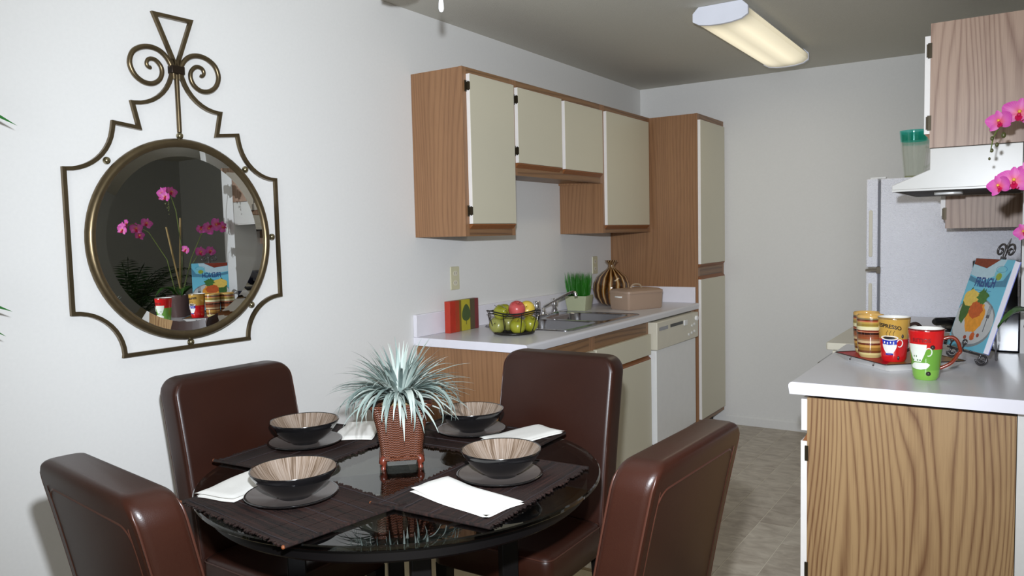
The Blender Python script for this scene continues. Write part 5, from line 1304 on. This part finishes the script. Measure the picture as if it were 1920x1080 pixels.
fe = E('potted_fern', 'dark green fern behind the orchid, seen in the mirror', 'plant', (3.10, 2.95, 0.001))
O('stand', MB().lathe([(0.16, 0), (0.16, 0.02), (0.04, 0.05), (0.04, 0.55), (0.17, 0.58), (0.17, 0.60)], (0.14, 0.1, 0), 24, True, True), M['blackw'], fe, smooth=40)
O('pot', MB().lathe([(0, 0.601), (0.11, 0.601), (0.15, 0.82), (0.14, 0.82), (0.13, 0.78)], (0.14, 0.1, 0), 24, False, False), plain('fern_pot', L(60, 40, 34), 0.5), fe, smooth=40)
rnd = random.Random(21)
for k in range(40):
    a = k*2.4; ln = rnd.uniform(0.42, 0.62)
    O('frond', frond_mesh((0.14+0.03*cos(a), 0.1+0.03*sin(a), 0.80), (cos(a), sin(a)), ln, rnd.uniform(0.9, 1.8), 0.10, 13, 0.007, rnd.uniform(0.9, 1.5)), frd, fe)
pa = E('potted_palm', 'potted palm by the mirror wall, frond tips entering at the left edge', 'plant', (0.30, 0.42, 0.001))
O('pot', MB().lathe([(0, 0), (0.13, 0), (0.17, 0.28), (0.18, 0.30), (0.165, 0.30), (0.15, 0.26)], (0, 0, 0), 28, False, False), plain('palm_pot', L(96, 62, 44), 0.5), pa, smooth=40)
O('soil', MB().lathe([(0, 0.255), (0.15, 0.255)], (0, 0, 0), 28, False, False), plain('palm_soil', L(50, 40, 30), 0.9), pa)
frg = fruitmat('palm_green', L(24, 92, 34), L(60, 140, 62))
for k in range(5):
    a = k*1.26; O('trunk', MB().tube([(0.03*cos(a), 0.03*sin(a), 0.2), (0.05*cos(a), 0.05*sin(a), 0.8), (0.06*cos(a), 0.06*sin(a), 0.98)], [0.012, 0.01, 0.007], 7), fruitmat('cane', L(90, 100, 50), L(120, 120, 70)), pa, smooth=60)
def target_leaf(tip, base, w):
    """single leaflet blade from base to tip, plus its rib back to the trunk"""
    tip, base = Vector(tip), Vector(base); d = (tip-base); n_ = d.cross(Vector((1, 0, 0.15))).normalized()*w
    mb = MB().add([base-n_*0.25, base+n_*0.25, base+d*0.45+n_+Vector((0, 0, 0.008)), base+d*0.45-n_+Vector((0, 0, 0.008)), tip], [(0, 1, 2, 3), (3, 2, 4)])
    return mb
def PL(x, y, z): return (x-0.30, y-0.42, z)
O('frond', MB().tube([(0.03, 0.02, 0.95), PL(0.27, 0.60, 1.55), PL(0.25, 0.78, 1.74), PL(0.22, 0.86, 1.775)], [0.005, 0.004, 0.003, 0.002], 6), frg, pa)
for tip, base in (((0.19, 1.036, 1.702), (0.235, 0.84, 1.765)), ((0.20, 0.985, 1.757), (0.23, 0.84, 1.80))):
    O('leaflet', target_leaf(PL(*tip), PL(*base), 0.010), frg, pa)
O('frond', MB().tube([(0.04, 0.03, 0.80), PL(0.30, 0.60, 1.12), PL(0.27, 0.74, 1.22), PL(0.24, 0.84, 1.26)], [0.005, 0.004, 0.003, 0.002], 6), frg, pa)
for tip, base in (((0.19, 0.995, 1.215), (0.25, 0.80, 1.285)), ((0.19, 0.975, 1.152), (0.26, 0.80, 1.245)), ((0.22, 0.945, 1.288), (0.25, 0.80, 1.29))):
    O('leaflet', target_leaf(PL(*tip), PL(*base), 0.010), frg, pa)
for k in range(9):
    a = radians(150+k*24); O('frond', frond_mesh((0.04*cos(a), 0.04*sin(a), 0.95), (cos(a), sin(a)), rnd.uniform(0.3, 0.5) if abs(cos(a)) > .5 else 0.5, rnd.uniform(0.8, 1.5), 0.11, 9, 0.008, rnd.uniform(1.0, 1.4)), frg, pa) if cos(a)*0.5+0.30 > 0.15 or True and cos(a) > -0.35 else None
